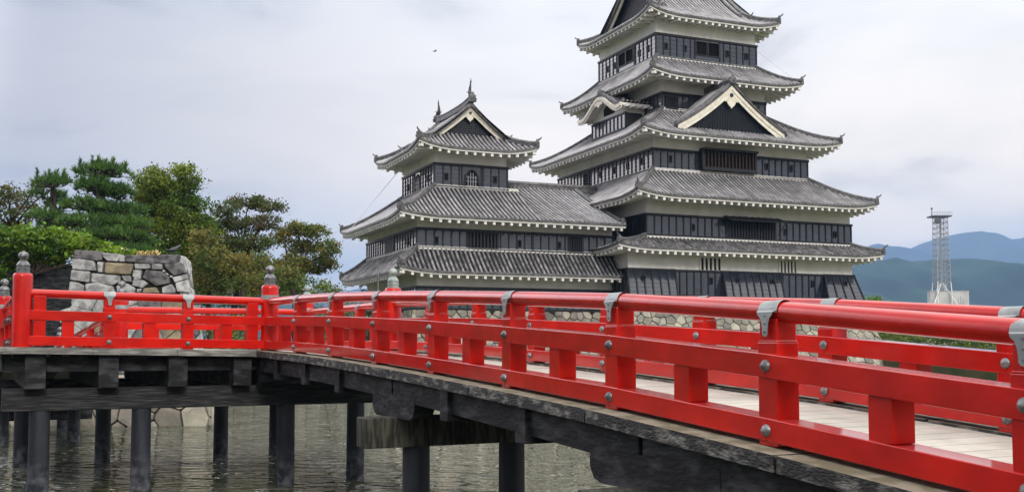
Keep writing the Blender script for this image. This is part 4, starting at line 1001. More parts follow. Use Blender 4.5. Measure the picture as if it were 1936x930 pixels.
# upper skirt round the turret
roof(S, (-16.95, .6, UJ, 16.65), 1.75, e + 8.82, dict(front=4.33, left=3.94, right=1.0, back=4.3), e + 11.45, only=('front', 'left', 'back'), ends={'front': (1, 0), 'back': (0, 1)}, conc=.18)
# wing roof
tile = MB(); eave = MB(); rg = MB(); zfw = lambda r: e + 8.82 + 3.55 * ((r / 8.03) * .86 + .14 * (r / 8.03) ** 2)
panel(tile, eave, (UJ, .6), (.25, .6), (0, 1), 8.03, zfw, 0, 0, 1.75, 0)
t2_ = MB(); e2_ = MB(); panel(t2_, e2_, (.25, 16.65), (UJ, 16.65), (0, -1), 8.03, zfw, 0, 0, 1.75, 0); q_ = WG.put(t2_, 'rear_roof', ['tile', 'pan', 'ridge']); WG.put(e2_, 'eave', 'plaster', q_)
ridge_strip(rg, [(-7.4, cS, e + 12.3), (2.0, cS, e + 12.3)], .45, .5)
ridge_strip(rg, [(.05, .75 + 7.8 * i / 8, zfw(.15 + 7.8 * i / 8) + .05) for i in range(9)], .4, .22)
onigawara(rg, (.05, .7, zfw(.1) + .05), (0, -1), .8, False)
ridge_strip(rg, [(UJ - .9 * 0 + .9 * (1 - i / 8) * .0, .75 + 4.1 * i / 8, zfw(4.1 * i / 8) + .12) for i in range(9)][5:], .28, .16)
t = WG.put(tile, 'roof', ['tile', 'pan', 'ridge']); WG.put(eave, 'eave', 'plaster', t); WG.put(rg, 'main_ridge', 'ridge', t)
# upper storey of the turret
wall(S, S3, e + 8.9, e + 14.4)
cladding(S, S3, e + 11.42, e + 13.06, gaps={'front': [(2.1, 3.55)], 'left': [(12.34 - 9.4, 12.34 - 8.0)]}, rows=5)
def katomado(b, rect, side, wc, z0, h, hw):
    """bell-shaped window"""
    pl = lambda w, o, z: place(rect, side, w, o, z); outl = lambda k_: [(-hw * 1.12 * k_, 0), (-hw * k_, h * .45), (-hw * .9 * k_, h * .66), (-hw * .55 * k_, h * .85), (-hw * .2 * k_, h * .94), (0, h * (1.02 if k_ > 1 else .99)), (hw * .2 * k_, h * .94), (hw * .55 * k_, h * .85), (hw * .9 * k_, h * .66), (hw * k_, h * .45), (hw * 1.12 * k_, 0)]
    mb = MB(); a = outl(1); c_ = [(x * 1.28, z * 1.09 + (0 if z else -.06)) for x, z in a]
    bx(mb, rect, side, wc - .78, wc + .78, .0, .05, z0 - .05, z0 + 1.62, 2)
    mb.face([pl(wc + x, .056, z0 + z) for x, z in a], 1)
    for i in range(len(a) - 1):
        (x0, z0_), (x1, z1_), (X0, Z0), (X1, Z1) = a[i], a[i + 1], c_[i], c_[i + 1]
        mb.hexa([pl(wc + x0, .05, z0 + z0_), pl(wc + x1, .05, z0 + z1_), pl(wc + X1, .05, z0 + Z1), pl(wc + X0, .05, z0 + Z0), pl(wc + x0, .13, z0 + z0_), pl(wc + x1, .13, z0 + z1_), pl(wc + X1, .13, z0 + Z1), pl(wc + X0, .13, z0 + Z0)], 0)
    q = b.put(mb, 'bell_window', ['batten', 'void', 'black']); br = MB()
    for x in (-.3, -.1, .1, .3): bx(br, rect, side, wc + x * hw * 2.2 - .025, wc + x * hw * 2.2 + .025, .06, .10, z0, z0 + h * (.92 - abs(x) * .9))
    for z in (.3, .55): bx(br, rect, side, wc - hw * .95, wc + hw * .95, .06, .10, z0 + h * z - .02, z0 + h * z + .02)
    b.put(br, 'window_bars', 'steel', q)
katomado(S, S3, 'front', 2.83, e + 11.55, 1.2, .45); katomado(S, S3, 'left', 12.34 - 8.7, e + 11.55, 1.2, .45)
for u in (-12.16, -8.36): loophole(S, S3, 'front', u + 13.01, e + 12.15)
loophole(S, S3, 'left', 12.34 - 6.2, e + 12.15); loophole(S, S3, 'left', 12.34 - 11, e + 12.15)
irimoya(S, (-14.85, 3.1, -5.6, 14.17), 1.8, e + 14.05, .50, .055, 2.15, 'v', lift=.5, rh=.42)
# lightning conductor cables hanging off the roof corners
for nm, a, b_ in (('lightning_cable', (14.95, 4.8, e + 24.4), (16.6, 2.2, e + 21.6)), ('lightning_cable', (-13.5, 12.6, e + 13.5), (-16.5, 14.8, e + 9.3))):
    bl = K if a[0] > 0 else S; mb = MB(); mb.tube([a, b_], .02, 5); bl.put(mb, nm, 'white')

# ================================================================ stone base
rr = random.Random(5)
SB = thing('castle_stone_base', cworld(0, 0), 'sloping wall of rough fitted stones rising from the moat under the castle', 'stone wall', rz=CR)
def battered(u0, v, u1, z0, z1, batter, axis, out_, seed, sx=.66, sy=.46):
    """face from (u0,v) to (u1,v) at the top; leans out towards the water by batter, ends flare too"""
    W = abs(u1 - u0); H = z1 - z0; polys = stones(W, H, sx, sy, seed)
    def f(x, y, dep):
        s = y / H; cv = (1 - s) ** 1.35; fl = batter * cv; X = lerp(u0, u1, x / W); ctr = (u0 + u1) / 2; X += (X - ctr) / (W / 2) * fl * endf
        o = out_ * (fl + dep)
        return (X, v + o, z0 + y) if axis == 'v' else (v + o, X, z0 + y)
    endf = 1.0
    mb = MB()
    # dark backing
    for i in range(8):
        for j in range(8): mb.face([f(W * i / 8, H * j / 8, -.1), f(W * (i + 1) / 8, H * j / 8, -.1), f(W * (i + 1) / 8, H * (j + 1) / 8, -.1), f(W * i / 8, H * (j + 1) / 8, -.1)], 1)
    stone_face(mb, polys, f, rr, .03, .12)
    return mb
battered(-.5, -.55, 20.9, -1, e + 3.5, 2.9, 'v', -1, 21).build('front_stone_face', ['stone', 'soil'], SB)
battered(19, 20.85, -.5, -1, e + 3.5, 2.9, 'u', 1, 22).build('right_stone_face', ['stone', 'soil'], SB)
battered(-15.6, 2.0, 1.0, -1, e + 2.45, 2.1, 'v', -1, 23).build('wing_stone_face', ['stone', 'soil'], SB)
battered(15.4, -15.45, 1.8, -1, e + 2.45, 2.1, 'u', -1, 24).build('left_stone_face', ['stone', 'soil'], SB)
battered(2.6, -.45, -.5, -1, e + 3.5, 2.9, 'u', -1, 25).build('return_stone_face', ['stone', 'soil'], SB)
mb = MB(); mb.box(-.4, -.5, e + 1.5, 20.8, 19.4, e + 3.55); mb.box(-15.5, 2.05, e + .5, .0, 15.2, e + 2.5); mb.build('base_top', 'soil', SB)
# ================================================================ banks
def at(x, y, Y):          # a pixel of the photograph at a given distance -> metres
    p = R(3.5); cy = 653 - 2000 * math.tan(p); a = (x - 968) / 2000; c_ = (cy - y) / 2000
    dy = cos(p) - c_ * sin(p); dz = sin(p) + c_ * cos(p)
    return Vector((a / dy * Y, Y, EYE + dz / dy * Y))
def stone_wall(name, label, a, b_, z0, z1, seed, sx=.9, sy=.62, batter=.15, tint='stone'):
    a = Vector(a); b_ = Vector(b_); d = (b_ - a); W = d.length; d.normalize(); nr = Vector((d.y, -d.x)); H = z1 - z0
    def f(x, y, dep): q = a + d * x + nr * (dep + batter * (1 - y / H)); return (q.x, q.y, z0 + y)
    mb = MB(); stone_face(mb, stones(W, H, sx, sy, seed), f, random.Random(seed), .03, .12)
    mb.face([f(0, 0, -.1), f(W, 0, -.1), f(W, H, -.1), f(0, H, -.1)], 1)
    q0, q1 = a - nr * .9, b_ - nr * .9
    mb.face([f(0, H - .02, 0), f(W, H - .02, 0), (q1.x, q1.y, z1 - .02), (q0.x, q0.y, z1 - .02)], 1)
    o = mb.build(name, [tint, 'soil'], off=(a.x, a.y, 0)); tag(o, label, 'stone wall'); return o
stone_wall('bank_wall', 'low stone bank wall at the far end of the bridge, behind its black piles', (-34, 36.1), (-10.2, 36.1), -.8, 1.72, 31, 1.15, .52)
stone_wall('bank_wall', 'stone bank wall running back along the moat, right of the gate stones', (-10.2, 36.1), (-22, 84), -.8, 1.7, 32, 1.6, .9)
stone_wall('bank_wall', 'distant stone wall at the back of the moat, left of the small turret', (-22, 84), (-8, 92), -.8, 2.1, 33, 1.3, .9)
mb = MB(); mb.box(27.8, 51.9, -.8, 110, 52.6, 1.16); tag(mb.build('bank_kerb', 'concrete', bevel=.03, off=(27.8, 51.9, 0)), 'pale concrete kerb along the moat bank at the right', 'kerb')

# ---------------------------------------------------------------- stone gate block, traced stone by stone
ST = [('d', (150,90),(545,110),(550,235),(500,245),(245,215),(150,200)), ('g', (550,130),(800,150),(808,190),(770,255),(620,245),(560,190)), ('g', (800,160),(860,165),(865,260),(785,255)),
 ('d', (870,165),(1640,155),(1645,255),(1590,275),(1280,290),(880,255)), ('g', (125,215),(240,218),(430,245),(470,385),(120,365)), ('g', (478,255),(570,260),(550,410),(490,405)),
 ('o', (590,265),(985,285),(985,320),(950,440),(580,420)), ('g', (1000,280),(1225,290),(1225,355),(1010,360)), ('g', (1240,285),(1395,290),(1390,365),(1245,365)),
 ('d', (1415,285),(1680,270),(1720,420),(1560,455),(1440,340)), ('g', (115,370),(380,395),(365,550),(95,510)), ('g', (395,415),(800,450),(800,530),(700,590),(390,540)),
 ('g', (815,450),(945,450),(960,545),(860,530)), ('g', (985,370),(1105,375),(1090,510),(970,470)), ('d', (1165,370),(1380,390),(1500,480),(1500,560),(1310,600),(1115,480)),
 ('g', (980,515),(1130,515),(1200,565),(1120,630),(970,590)), ('g', (1530,480),(1730,430),(1745,495),(1570,550)), ('g', (1575,555),(1750,505),(1800,690),(1600,680)),
 ('g', (90,535),(200,545),(300,600),(290,700),(70,690)), ('g', (310,570),(480,548),(700,600),(725,700),(315,700)), ('g', (750,600),(900,560),(1020,630),(1010,700),(760,700)),
 ('g', (1040,635),(1110,635),(1090,690),(1035,690)), ('o', (1130,630),(1300,615),(1350,700),(1110,690)), ('g', (1385,615),(1520,570),(1585,660),(1580,700),(1390,700)),
 ('g', (1395,365),(1430,380),(1430,408),(1400,402)), ('g', (1500,450),(1545,455),(1535,485),(1500,480)), ('g', (1000,475),(1095,520),(985,508)), ('g', (1430,415),(1470,420),(1480,450),(1440,430))]
GY = 40.0
GB = thing('gate_stone_block', (-15, GY, 1.5), 'tall block of big grey fitted stones with sloping sides beside the dark fence', 'stone block')
rr = random.Random(9); gm = {'g': 0, 'd': 1, 'o': 2}
mb = MB()
def gmap(x, y, dep): return (x + 15, -dep, y - 1.5)
for k_, *pl in ST:
    pts = [at(120 + a / 7.446, 460 + c_ / 7.446, GY) for a, c_ in pl]; stone_face(mb, [[(p.x, p.z) for p in pts]], gmap, rr, .009, .06, gm[k_])
xl = at(127, 556, GY).x; xr = at(366, 556, GY).x; zt = at(200, 556, GY).z
for poly in stones(xr - xl + .5, zt - 1.3, .8, .5, 41): stone_face(mb, [[(x + xl - .25, y + 1.3) for x, y in poly]], gmap, rr, .012, .06, rr.choice((0, 0, 1, 2)))
mb.build('front_stones', ['gatestone', 'darkstone', 'ochre'], GB)
t0, t1 = at(140, 472, GY), at(341, 481, GY); b0, b1 = at(122, 640, GY), at(380, 640, GY)
mb = MB(); zt_ = t0.z - .02; L_ = lambda p, y, dz=0: (p.x + 15, y, p.z - 1.5 + dz)
sh = .12; GD = 1.3
mb.hexa([(b0.x + 15 + sh, .1, -.1), (b1.x + 15 - sh, .1, -.1), (b1.x + 15 - sh, GD, -.1), (b0.x + 15 + sh, GD, -.1), (t0.x + 15 + sh, .1, zt_ - 1.6), (t1.x + 15 - sh, .1, zt_ - 1.75), (t1.x + 15 - sh, GD, zt_ - 1.75), (t0.x + 15 + sh, GD, zt_ - 1.6)])
mb.build('stone_core', 'soil', GB)
for nm, top, bot, sg in (('right_stones', t1, b1, 1), ('left_stones', t0, b0, -1)):
    mb = MB(); H = top.z - 1.4
    def f(x, y, dep): s = y / H; return (lerp(bot.x, top.x, s) + 15 + sg * (dep - .1), x, y - .1)
    for poly in stones(GD, H, .65, .65, 42): stone_face(mb, [poly], f, rr, .02, .1, rr.choice((0, 0, 1)))
    mb.build(nm, ['gatestone', 'darkstone'], GB)
# things lying on top of the block
def leaf_quad(mb, p, s, rr_, asp=.6, mi=0, up=None):
    a = Vector((rr_.gauss(0, 1), rr_.gauss(0, 1), rr_.gauss(0, 1))).normalized(); b_ = a.orthogonal().normalized(); b_ = (b_ * cos(rr_.uniform(0, 6.3)) + a.cross(b_) * sin(rr_.uniform(0, 6.3))); c_ = a.cross(b_)
    l = s * rr_.uniform(.7, 1.3); w_ = l * asp
    mb.face([p - b_ * l * .5, p - c_ * w_ * .5 + b_ * .05 * l, p + b_ * l * .5, p + c_ * w_ * .5 + b_ * .05 * l], mi)
mb = MB(); c_ = at(262, 481, GY); 
for i in range(60):
    x = rr.uniform(-.4, .4); mb.tube([(x, 1 + rr.uniform(-.3, .3), 0), (x * 1.15 + rr.uniform(-.05, .05), 1 + rr.uniform(-.4, .4), rr.uniform(.12, .27))], .018, 4)
tag(mb.build('straw_bundle', 'straw', off=(0, 0, 0)), 'golden dry straw stalks standing on top of the stone block', 'straw').location = (c_.x, GY, c_.z)
mb = MB(); mb.lathe([(.05, 0), (.14, .03), (.17, .1), (.16, .17), (.10, .22), (.02, .24)], n=16); o = autosmooth(mb.build('round_lamp', 'white'), 60); p = at(232, 480, GY + .8); o.location = (p.x, GY + .8, p.z); tag(o, 'small white rounded lamp on top of the stone block', 'lamp')
def bird(loc, s, label, name, rz=0, flying=False):
    mb = MB(); mb.tube([(-.22, 0, .10), (-.12, 0, .12), (0, 0, .15), (.10, 0, .20), (.15, 0, .26), (.19, 0, .28), (.25, 0, .27)], [.015, .045, .075, .065, .04, .042, .008], 8)
    if flying:
        for sg in (-1, 1): mb.mesh([(.08, sg * .03, .17), (-.06, sg * .03, .16), (-.02, sg * .24, .27), (.06, sg * .24, .28), (-.04, sg * .48, .22)], [(0, 1, 2, 3), (3, 2, 4)])
    else:
        for sg in (-1, 1): mb.tube([(0, sg * .03, .12), (.01, sg * .03, 0)], .008, 4); mb.tube([(.06, sg * .05, .18), (-.1, sg * .055, .14), (-.24, sg * .03, .10)], [.02, .035, .008], 6)
    o = mb.build(name, 'darksteel', smooth=True); o.scale = (s, s, s); o.location = loc; o.rotation_euler = (0, 0, rz); return tag(o, label, 'bird')
p = at(328, 480, GY + .4); bird((p.x, p.y, p.z - .02), 1.2, 'dark bird perched on the right end of the stone block', 'perched_bird', R(15))
bird(at(822, 100, 60), .55, 'tiny dark bird flying in the open sky above the small turret', 'flying_bird', R(40), True)
# ---------------------------------------------------------------- dark board fence under the vine
F_ = thing('board_fence', (-20, 41.2, 1.5), 'tall black vertical board fence under the green vine, left of the stone block', 'fence'); mb = MB(); x = -6.0; i = 0
while x < 3.3:
    mb.box(x, rr.uniform(-.02, .02), 0, x + .2, .05, 4.3 + rr.uniform(-.04, .04)); x += .21; i += 1
mb.build('fence_boards', 'timber', F_); mb = MB()
for z in (.5, 3.8): mb.box(-6, .05, z, 3.3, .13, z + .12)
mb.build('fence_rail', 'timber', F_); mb = MB()
for x in (-5.9, -4, -2, 0, 2, 3.2): mb.box(x - .07, .13, 0, x + .07, .27, 4.35)
mb.build('fence_posts', 'timber', F_)

# ================================================================ trees
def tube_path(mb, a, b_, r0, r1, rr_, bend=.12, n_=5, sides_=6):
    a = Vector(a); b_ = Vector(b_); L = (b_ - a).length; pts = []; off = Vector((rr_.gauss(0, 1), rr_.gauss(0, 1), rr_.gauss(0, .4))) * bend * L
    for i in range(n_ + 1): t = i / n_; pts.append(a.lerp(b_, t) + off * sin(pi * t) * .6 + Vector((rr_.gauss(0, 1), rr_.gauss(0, 1), 0)) * L * .012)
    mb.tube(pts, [lerp(r0, r1, i / n_) for i in range(n_ + 1)], sides_, caps=False)
def broad(name, label, base, fork, blobs, mat_, leaf=.16, dens=1.0, seed=1, tr=.28, clump=.55, nleaf=46, group=None, Y=60, spread=1.0, limbs=True, asp=.6):
    """blobs: (px, py, rx_px, ry_px) in the photograph's pixels at distance Y"""
    rr_ = random.Random(seed); base = Vector(base); t = thing(name, base, label, 'tree', group); fk = at(*fork, Y); k_ = Y / 2000
    tk = MB(); fo = MB(); loc = lambda p: Vector(p) - base
    tube_path(tk, loc(base), loc(fk), tr, tr * .7, rr_, .04, 6, 9)
    for (x, y, rx, ry) in blobs:
        c_ = at(x, y, Y + rr_.uniform(-1.5, 1.5) * spread); RX, RY = rx * k_, ry * k_; RD = RX * .8
        m = max(6, int(dens * 9.5 * (RX * RY * RD) ** .667 / (clump * clump)))
        hub = c_ + Vector((0, 0, -RY * .5))
        if limbs: tube_path(tk, loc(fk), loc(hub), tr * .36, tr * .13, rr_, .1, 5)
        for i in range(m):
            d = Vector((rr_.gauss(0, 1), rr_.gauss(0, 1), rr_.gauss(0, 1))).normalized() * rr_.uniform(.35, 1.0) ** .5
            q = c_ + Vector((d.x * RX, d.y * RD, d.z * RY))
            if limbs and (i % 4 == 0): tube_path(tk, loc(hub), loc(q), tr * .11, .012, rr_, .12, 4, 4)
            cs = clump * rr_.uniform(.6, 1.25)
            for j in range(int(nleaf * rr_.uniform(.7, 1.5))):
                u = Vector((rr_.gauss(0, .5), rr_.gauss(0, .5), rr_.gauss(0, .30))) * cs
                leaf_quad(fo, loc(q + u), leaf, rr_, asp)
    tk.build('trunk', 'bark', t); fo.build('crown', mat_, t); return t
def pine(name, label, base, top, pads, seed, Y, mat_='pine', tr=.3):
    rr_ = random.Random(seed); base = Vector(base); t = thing(name, base, label, 'pine tree'); tk = MB(); fo = MB(); k_ = Y / 2000; loc = lambda p: Vector(p) - base; tp = at(*top, Y)
    tube_path(tk, loc(base), loc(tp), tr, tr * .25, rr_, .05, 8, 9)
    for (x, y, rx, ry) in pads:
        c_ = at(x, y, Y + rr_.uniform(-1.2, 1.2)); RX, RY = rx * k_, ry * k_; RD = RX * .85
        s_ = max(0, min(1, (c_.z - base.z) / (tp.z - base.z) - .08)); tube_path(tk, loc(base.lerp(tp, s_)), loc(c_ + Vector((0, 0, -RY * .5))), tr * .35, .05, rr_, .12)
        n_ = int(RX * RD * 105)
        for i in range(n_):
            a = rr_.uniform(0, 2 * pi); r_ = sqrt(rr_.random()); h = sqrt(max(0, 1 - r_ * r_))
            q = c_ + Vector((cos(a) * r_ * RX, sin(a) * r_ * RD, h * RY * rr_.uniform(-.35, 1) + rr_.gauss(0, .05)))
            if i % 6 == 0: tube_path(tk, loc(c_ + Vector((0, 0, -RY * .4))), loc(q), .04, .012, rr_, .05, 3, 4)
            ax = Vector((cos(a) * r_ * .55, sin(a) * r_ * .55, 1)).normalized(); L = rr_.uniform(.22, .42)
            for j in range(9):
                dd = (ax + Vector((rr_.gauss(0, .45), rr_.gauss(0, .45), rr_.gauss(0, .3)))).normalized(); sd_ = dd.orthogonal().normalized() * .022
                o = q + dd * .04; fo.face([loc(o - sd_), loc(o + sd_), loc(o + dd * L)])
    for i in range(16):      # candles at the top
        x, y, rx, ry = pads[0]; q = at(x + rr_.uniform(-1, 1) * rx * .95, y - ry * rr_.uniform(.3, .8), Y); hgt = rr_.uniform(.2, .6)
        tube_path(tk, loc(q - Vector((0, 0, .2))), loc(q + Vector((0, 0, hgt))), .03, .01, rr_, .05, 2, 4)
        for j in range(60):
            o = q + Vector((0, 0, rr_.uniform(-.1, hgt))); dd = Vector((rr_.gauss(0, .6), rr_.gauss(0, .6), .9)).normalized(); sd_ = dd.orthogonal().normalized() * .022; fo.face([loc(o - sd_), loc(o + sd_), loc(o + dd * .22)])
    tk.build('trunk', 'bark', t); fo.build('crown', mat_, t); return t
gz = 1.6
def gb(x, Y, z=gz): p = at(x, 600, Y); return (p.x, Y, z)
pine('pine_tree', 'tall layered dark green pine with flat tiers of needles, behind the vine and stone block', gb(200, 52), (196, 318), [(195, 328, 52, 15), (172, 350, 34, 14), (196, 362, 50, 15), (222, 372, 34, 12), (165, 392, 44, 15), (215, 402, 62, 17), (170, 425, 56, 17), (235, 428, 52, 17), (200, 450, 74, 17), (252, 462, 42, 16), (230, 480, 60, 16), (165, 470, 40, 14)], 3, 52)
pine('pine_tree', 'smaller dark pine at the left of the tall layered pine', gb(100, 57), (98, 345), [(97, 350, 32, 13), (90, 372, 32, 13), (110, 392, 30, 13), (88, 412, 36, 14), (112, 430, 40, 14), (80, 445, 36, 12)], 8, 57)
broad('leafy_tree', 'dense bright green broadleaf tree between the layered pine and the reddish cherry', gb(330, 60), (330, 470), [(285, 343, 32, 26), (345, 338, 36, 24), (318, 372, 60, 34), (278, 400, 42, 38), (352, 405, 50, 44), (318, 445, 70, 42), (375, 450, 38, 42), (290, 485, 56, 34), (350, 500, 60, 34)], 'green', .14, 1.5, 5, .3, .50, 62, Y=60)
broad('cherry_tree', 'sparse rust-brown cherry tree with open branches against the sky, right of the green tree', gb(478, 63), (462, 470), [(425, 395, 30, 13), (470, 382, 40, 13), (515, 392, 28, 11), (415, 425, 26, 18), (455, 425, 36, 16), (500, 420, 34, 14), (430, 462, 38, 18), (480, 460, 42, 16)], 'rust', .14, 1.15, 12, .24, .42, 40, Y=63)
broad('cherry_tree', 'olive cherry tree with drooping umbrella crown nearest the small turret', gb(560, 66), (545, 510), [(565, 432, 34, 11), (600, 440, 28, 13), (620, 470, 20, 16), (575, 468, 40, 15), (540, 450, 22, 14), (600, 500, 34, 16), (555, 500, 34, 18), (622, 500, 16, 12)], 'olive', .14, 1.4, 14, .22, .42, 44, Y=66)
broad('cherry_tree', 'low spreading olive and orange tree filling in under the cherry branches', gb(450, 56), (450, 535), [(400, 490, 36, 26), (440, 505, 42, 24), (490, 500, 40, 24), (530, 525, 40, 20), (410, 530, 46, 20), (470, 535, 50, 18), (385, 455, 22, 24)], 'olive', .14, 1.3, 17, .22, .48, 46, Y=56)
broad('cherry_tree', 'thin rusty-leaved cherry tree at the far left edge behind the dark pine', gb(20, 62), (25, 430), [(15, 362, 26, 16), (48, 375, 24, 15), (10, 395, 30, 16), (50, 405, 30, 16), (20, 425, 46, 14), (118, 342, 16, 7), (70, 350, 14, 7), (-25, 380, 30, 30)], 'rust', .17, .8, 19, .2, .45, 30, Y=62)
broad('background_tree', 'hazy green tree low behind the cherry trees', gb(590, 78), (560, 545), [(520, 540, 60, 26), (590, 548, 50, 20), (440, 555, 60, 26), (380, 550, 50, 30)], 'green', .17, 1.3, 23, .2, .6, 34, Y=78)
broad('background_tree', 'dark green tree filling in low between the stone block and the cherry trees', gb(400, 70), (395, 540), [(400, 470, 34, 26), (370, 500, 44, 36), (420, 510, 50, 38), (470, 490, 34, 24), (350, 545, 40, 30), (480, 515, 44, 26), (540, 515, 40, 20)], 'green', .16, 1.2, 26, .2, .55, 46, Y=70)
vn = broad('climbing_vine', 'bright lime green vine heaped over the black board fence', (-18, 41, 1.5), (60, 520), [(230, 478, 16, 8), (-20, 450, 40, 26), (20, 452, 40, 24), (62, 455, 38, 22), (105, 452, 36, 20), (148, 458, 34, 18), (185, 466, 26, 12), (15, 485, 36, 20), (60, 488, 34, 20), (98, 485, 32, 18), (12, 515, 18, 16), (120, 478, 24, 16), (210, 474, 18, 7), (-20, 500, 30, 30)], 'lime', .16, 1.0, 29, .09, .34, 34, Y=41.0, spread=.5)
vn['category'] = 'vine'
def shrub(name, label, x, y, rx, ry, Y, mat_, seed, leaf=.14, group=None, cat='shrub', n_=1.0, zb=gz):
    rr_ = random.Random(seed); c_ = at(x, y, Y); k_ = Y / 2000; base = Vector((c_.x, Y, zb)); t = thing(name, base, label, cat, group); fo = MB(); tk = MB()
    RX, RY = rx * k_, ry * k_
    H = (c_.z + RY - zb)
    for i in range(int(n_ * 26 * max(1, RX * H / 2))):
        a = rr_.uniform(0, 2 * pi); r_ = sqrt(rr_.random()); hh = rr_.uniform(.1, 1) ** .7; q = Vector((cos(a) * r_ * RX, sin(a) * r_ * RX * .7, hh * H * (1 - .35 * r_ * r_)))
        if i % 5 == 0: tube_path(tk, (q.x * .4, q.y * .4, 0), q, .03, .01, rr_, .05, 3, 4)
        for j in range(30): leaf_quad(fo, q + Vector((rr_.gauss(0, .22), rr_.gauss(0, .22), rr_.gauss(0, .14))), leaf, rr_)
    tk.build('stem', 'bark', t); fo.build('foliage', mat_, t); return t
shrub('garden_shrub', 'olive and orange shrub in front of the left corner of the small turret', 640, 552, 42, 12, 74, 'olive', 51, .15)
shrub('garden_shrub', 'rusty shrub beside the turret foot, right of the olive shrub', 690, 556, 26, 10, 77, 'rust', 52, .15)
shrub('garden_shrub', 'green shrub on the bank left of the olive shrub', 585, 575, 34, 22, 72, 'green', 53, .15)
shrub('garden_shrub', 'round green shrub on the bank behind the landing rail', 452, 600, 34, 30, 50, 'green', 54, .14)
shrub('garden_shrub', 'green shrub at the foot of the stone block', 415, 612, 18, 20, 44, 'olive', 55, .12)
shrub('slender_conifer', 'yellow-green conifer tip beyond the right end of the keep, left of a pair', 1646, 585, 8, 28, 120, 'lime', 57, .22, zb=2, cat='conifer', n_=5)
shrub('slender_conifer', 'yellow-green conifer tip beyond the right end of the keep, right of a pair', 1659, 583, 6, 29, 121, 'lime', 58, .22, zb=2, cat='conifer', n_=5)
# clipped hedge and undergrowth beyond the right-hand bank: one mass
rr_ = random.Random(77); mb = MB()
for i in range(8000):
    x = rr_.uniform(29, 75); y = rr_.uniform(54, 62) + max(0, (30 - x)) ; h = 3.1 + .35 * sin(x * .7) + .2 * sin(x * 1.9 + 2); q = Vector((x, y, 1.1 + h * rr_.random() ** .6))
    for j in range(9): leaf_quad(mb, q + Vector((rr_.gauss(0, .25), rr_.gauss(0, .25), rr_.gauss(0, .15))), .16, rr_)
for i in range(6500):
    y = rr_.uniform(87, 97); x = rr_.uniform(y * .345, 62); h = 3.3 + .4 * sin(x * .6) + .2 * sin(x * 1.7 + 2); q = Vector((x, y, 1.6 + h * rr_.random() ** .6))
    for j in range(9): leaf_quad(mb, q + Vector((rr_.gauss(0, .25), rr_.gauss(0, .25), rr_.gauss(0, .15))), .18, rr_)
tag(mb.build('undergrowth', 'green'), kind='stuff')
rr_ = random.Random(78); mb = MB()
for i in range(9000):
    x = rr_.uniform(-75, -24); y = rr_.uniform(66, 84); h = 3.2 + .9 * sin(x * .5) + .5 * sin(x * 1.3 + 2); q = Vector((x, y, 1.6 + h * rr_.random() ** .6))
    for j in range(8): leaf_quad(mb, q + Vector((rr_.gauss(0, .3), rr_.gauss(0, .3), rr_.gauss(0, .2))), .22, rr_)
tag(mb.build('undergrowth', 'green'), kind='stuff')

# woodland added on the banks, out of view, to darken reflections (left bank beyond the vine, and the bank behind the camera)
rr_ = random.Random(79)
for path_, hh_ in ((((-33, 47), (-60, 46), (-100, 60), (-135, 58)), 9.5), (((-100, -22), (-40, -24), (20, -20), (90, -24)), 13)):
    mb = MB()
    for i in range(5200):
        u = rr_.uniform(0, len(path_) - 1.001); a, b_ = path_[int(u)], path_[int(u) + 1]; f_ = u - int(u); x = lerp(a[0], b_[0], f_); y = lerp(a[1], b_[1], f_)
        h = hh_ * (1 + .16 * sin(u * 9) + .12 * sin(u * 23 + 1)); q = Vector((x + rr_.gauss(0, 1.5), y + rr_.gauss(0, 2.2), 1.4 + h * rr_.random()))
        for j in range(6): leaf_quad(mb, q + Vector((rr_.gauss(0, .5), rr_.gauss(0, .5), rr_.gauss(0, .4))), .75, rr_)
    tag(mb.build('unseen_woodland', 'green'), kind='stuff')

# ================================================================ small things about the castle
p = at(696, 593, 80)
t = thing('striped_box', (p.x, 80, 1.9), 'white box with three black slots on a post by the stone foot of the turret', 'box'); mb = MB(); h = p.z - 1.9
mb.box(-.38, -.2, h - .3, .3, .2, h + .3); mb.build('box_body', 'white', t, bevel=.02); mb = MB(); mb.box(.3, -.18, h - .28, .42, .18, h + .28)
for i in range(3): mb.hexa([(-.28 + i * .2, -.206, h + .02), (-.20 + i * .2, -.206, h + .02), (-.20 + i * .2, -.2, h + .02), (-.28 + i * .2, -.2, h + .02), (-.24 + i * .2, -.206, h + .24), (-.16 + i * .2, -.206, h + .24), (-.16 + i * .2, -.2, h + .24), (-.24 + i * .2, -.2, h + .24)])
mb.build('black_slots', 'void', t); mb = MB(); mb.tube([(0, 0, -.1), (0, 0, h - .3)], .06, 8); mb.build('post', 'steel', t)
p = at(715, 514, 74); mb = MB(); mb.tube([(0, 0, 0), (0, 0, p.z - 1.6)], .035, 8); o = mb.build('thin_pole', 'steel'); o.location = (p.x, 74, 1.6); tag(o, 'thin pale pole standing in front of the lower roof of the small turret', 'pole')

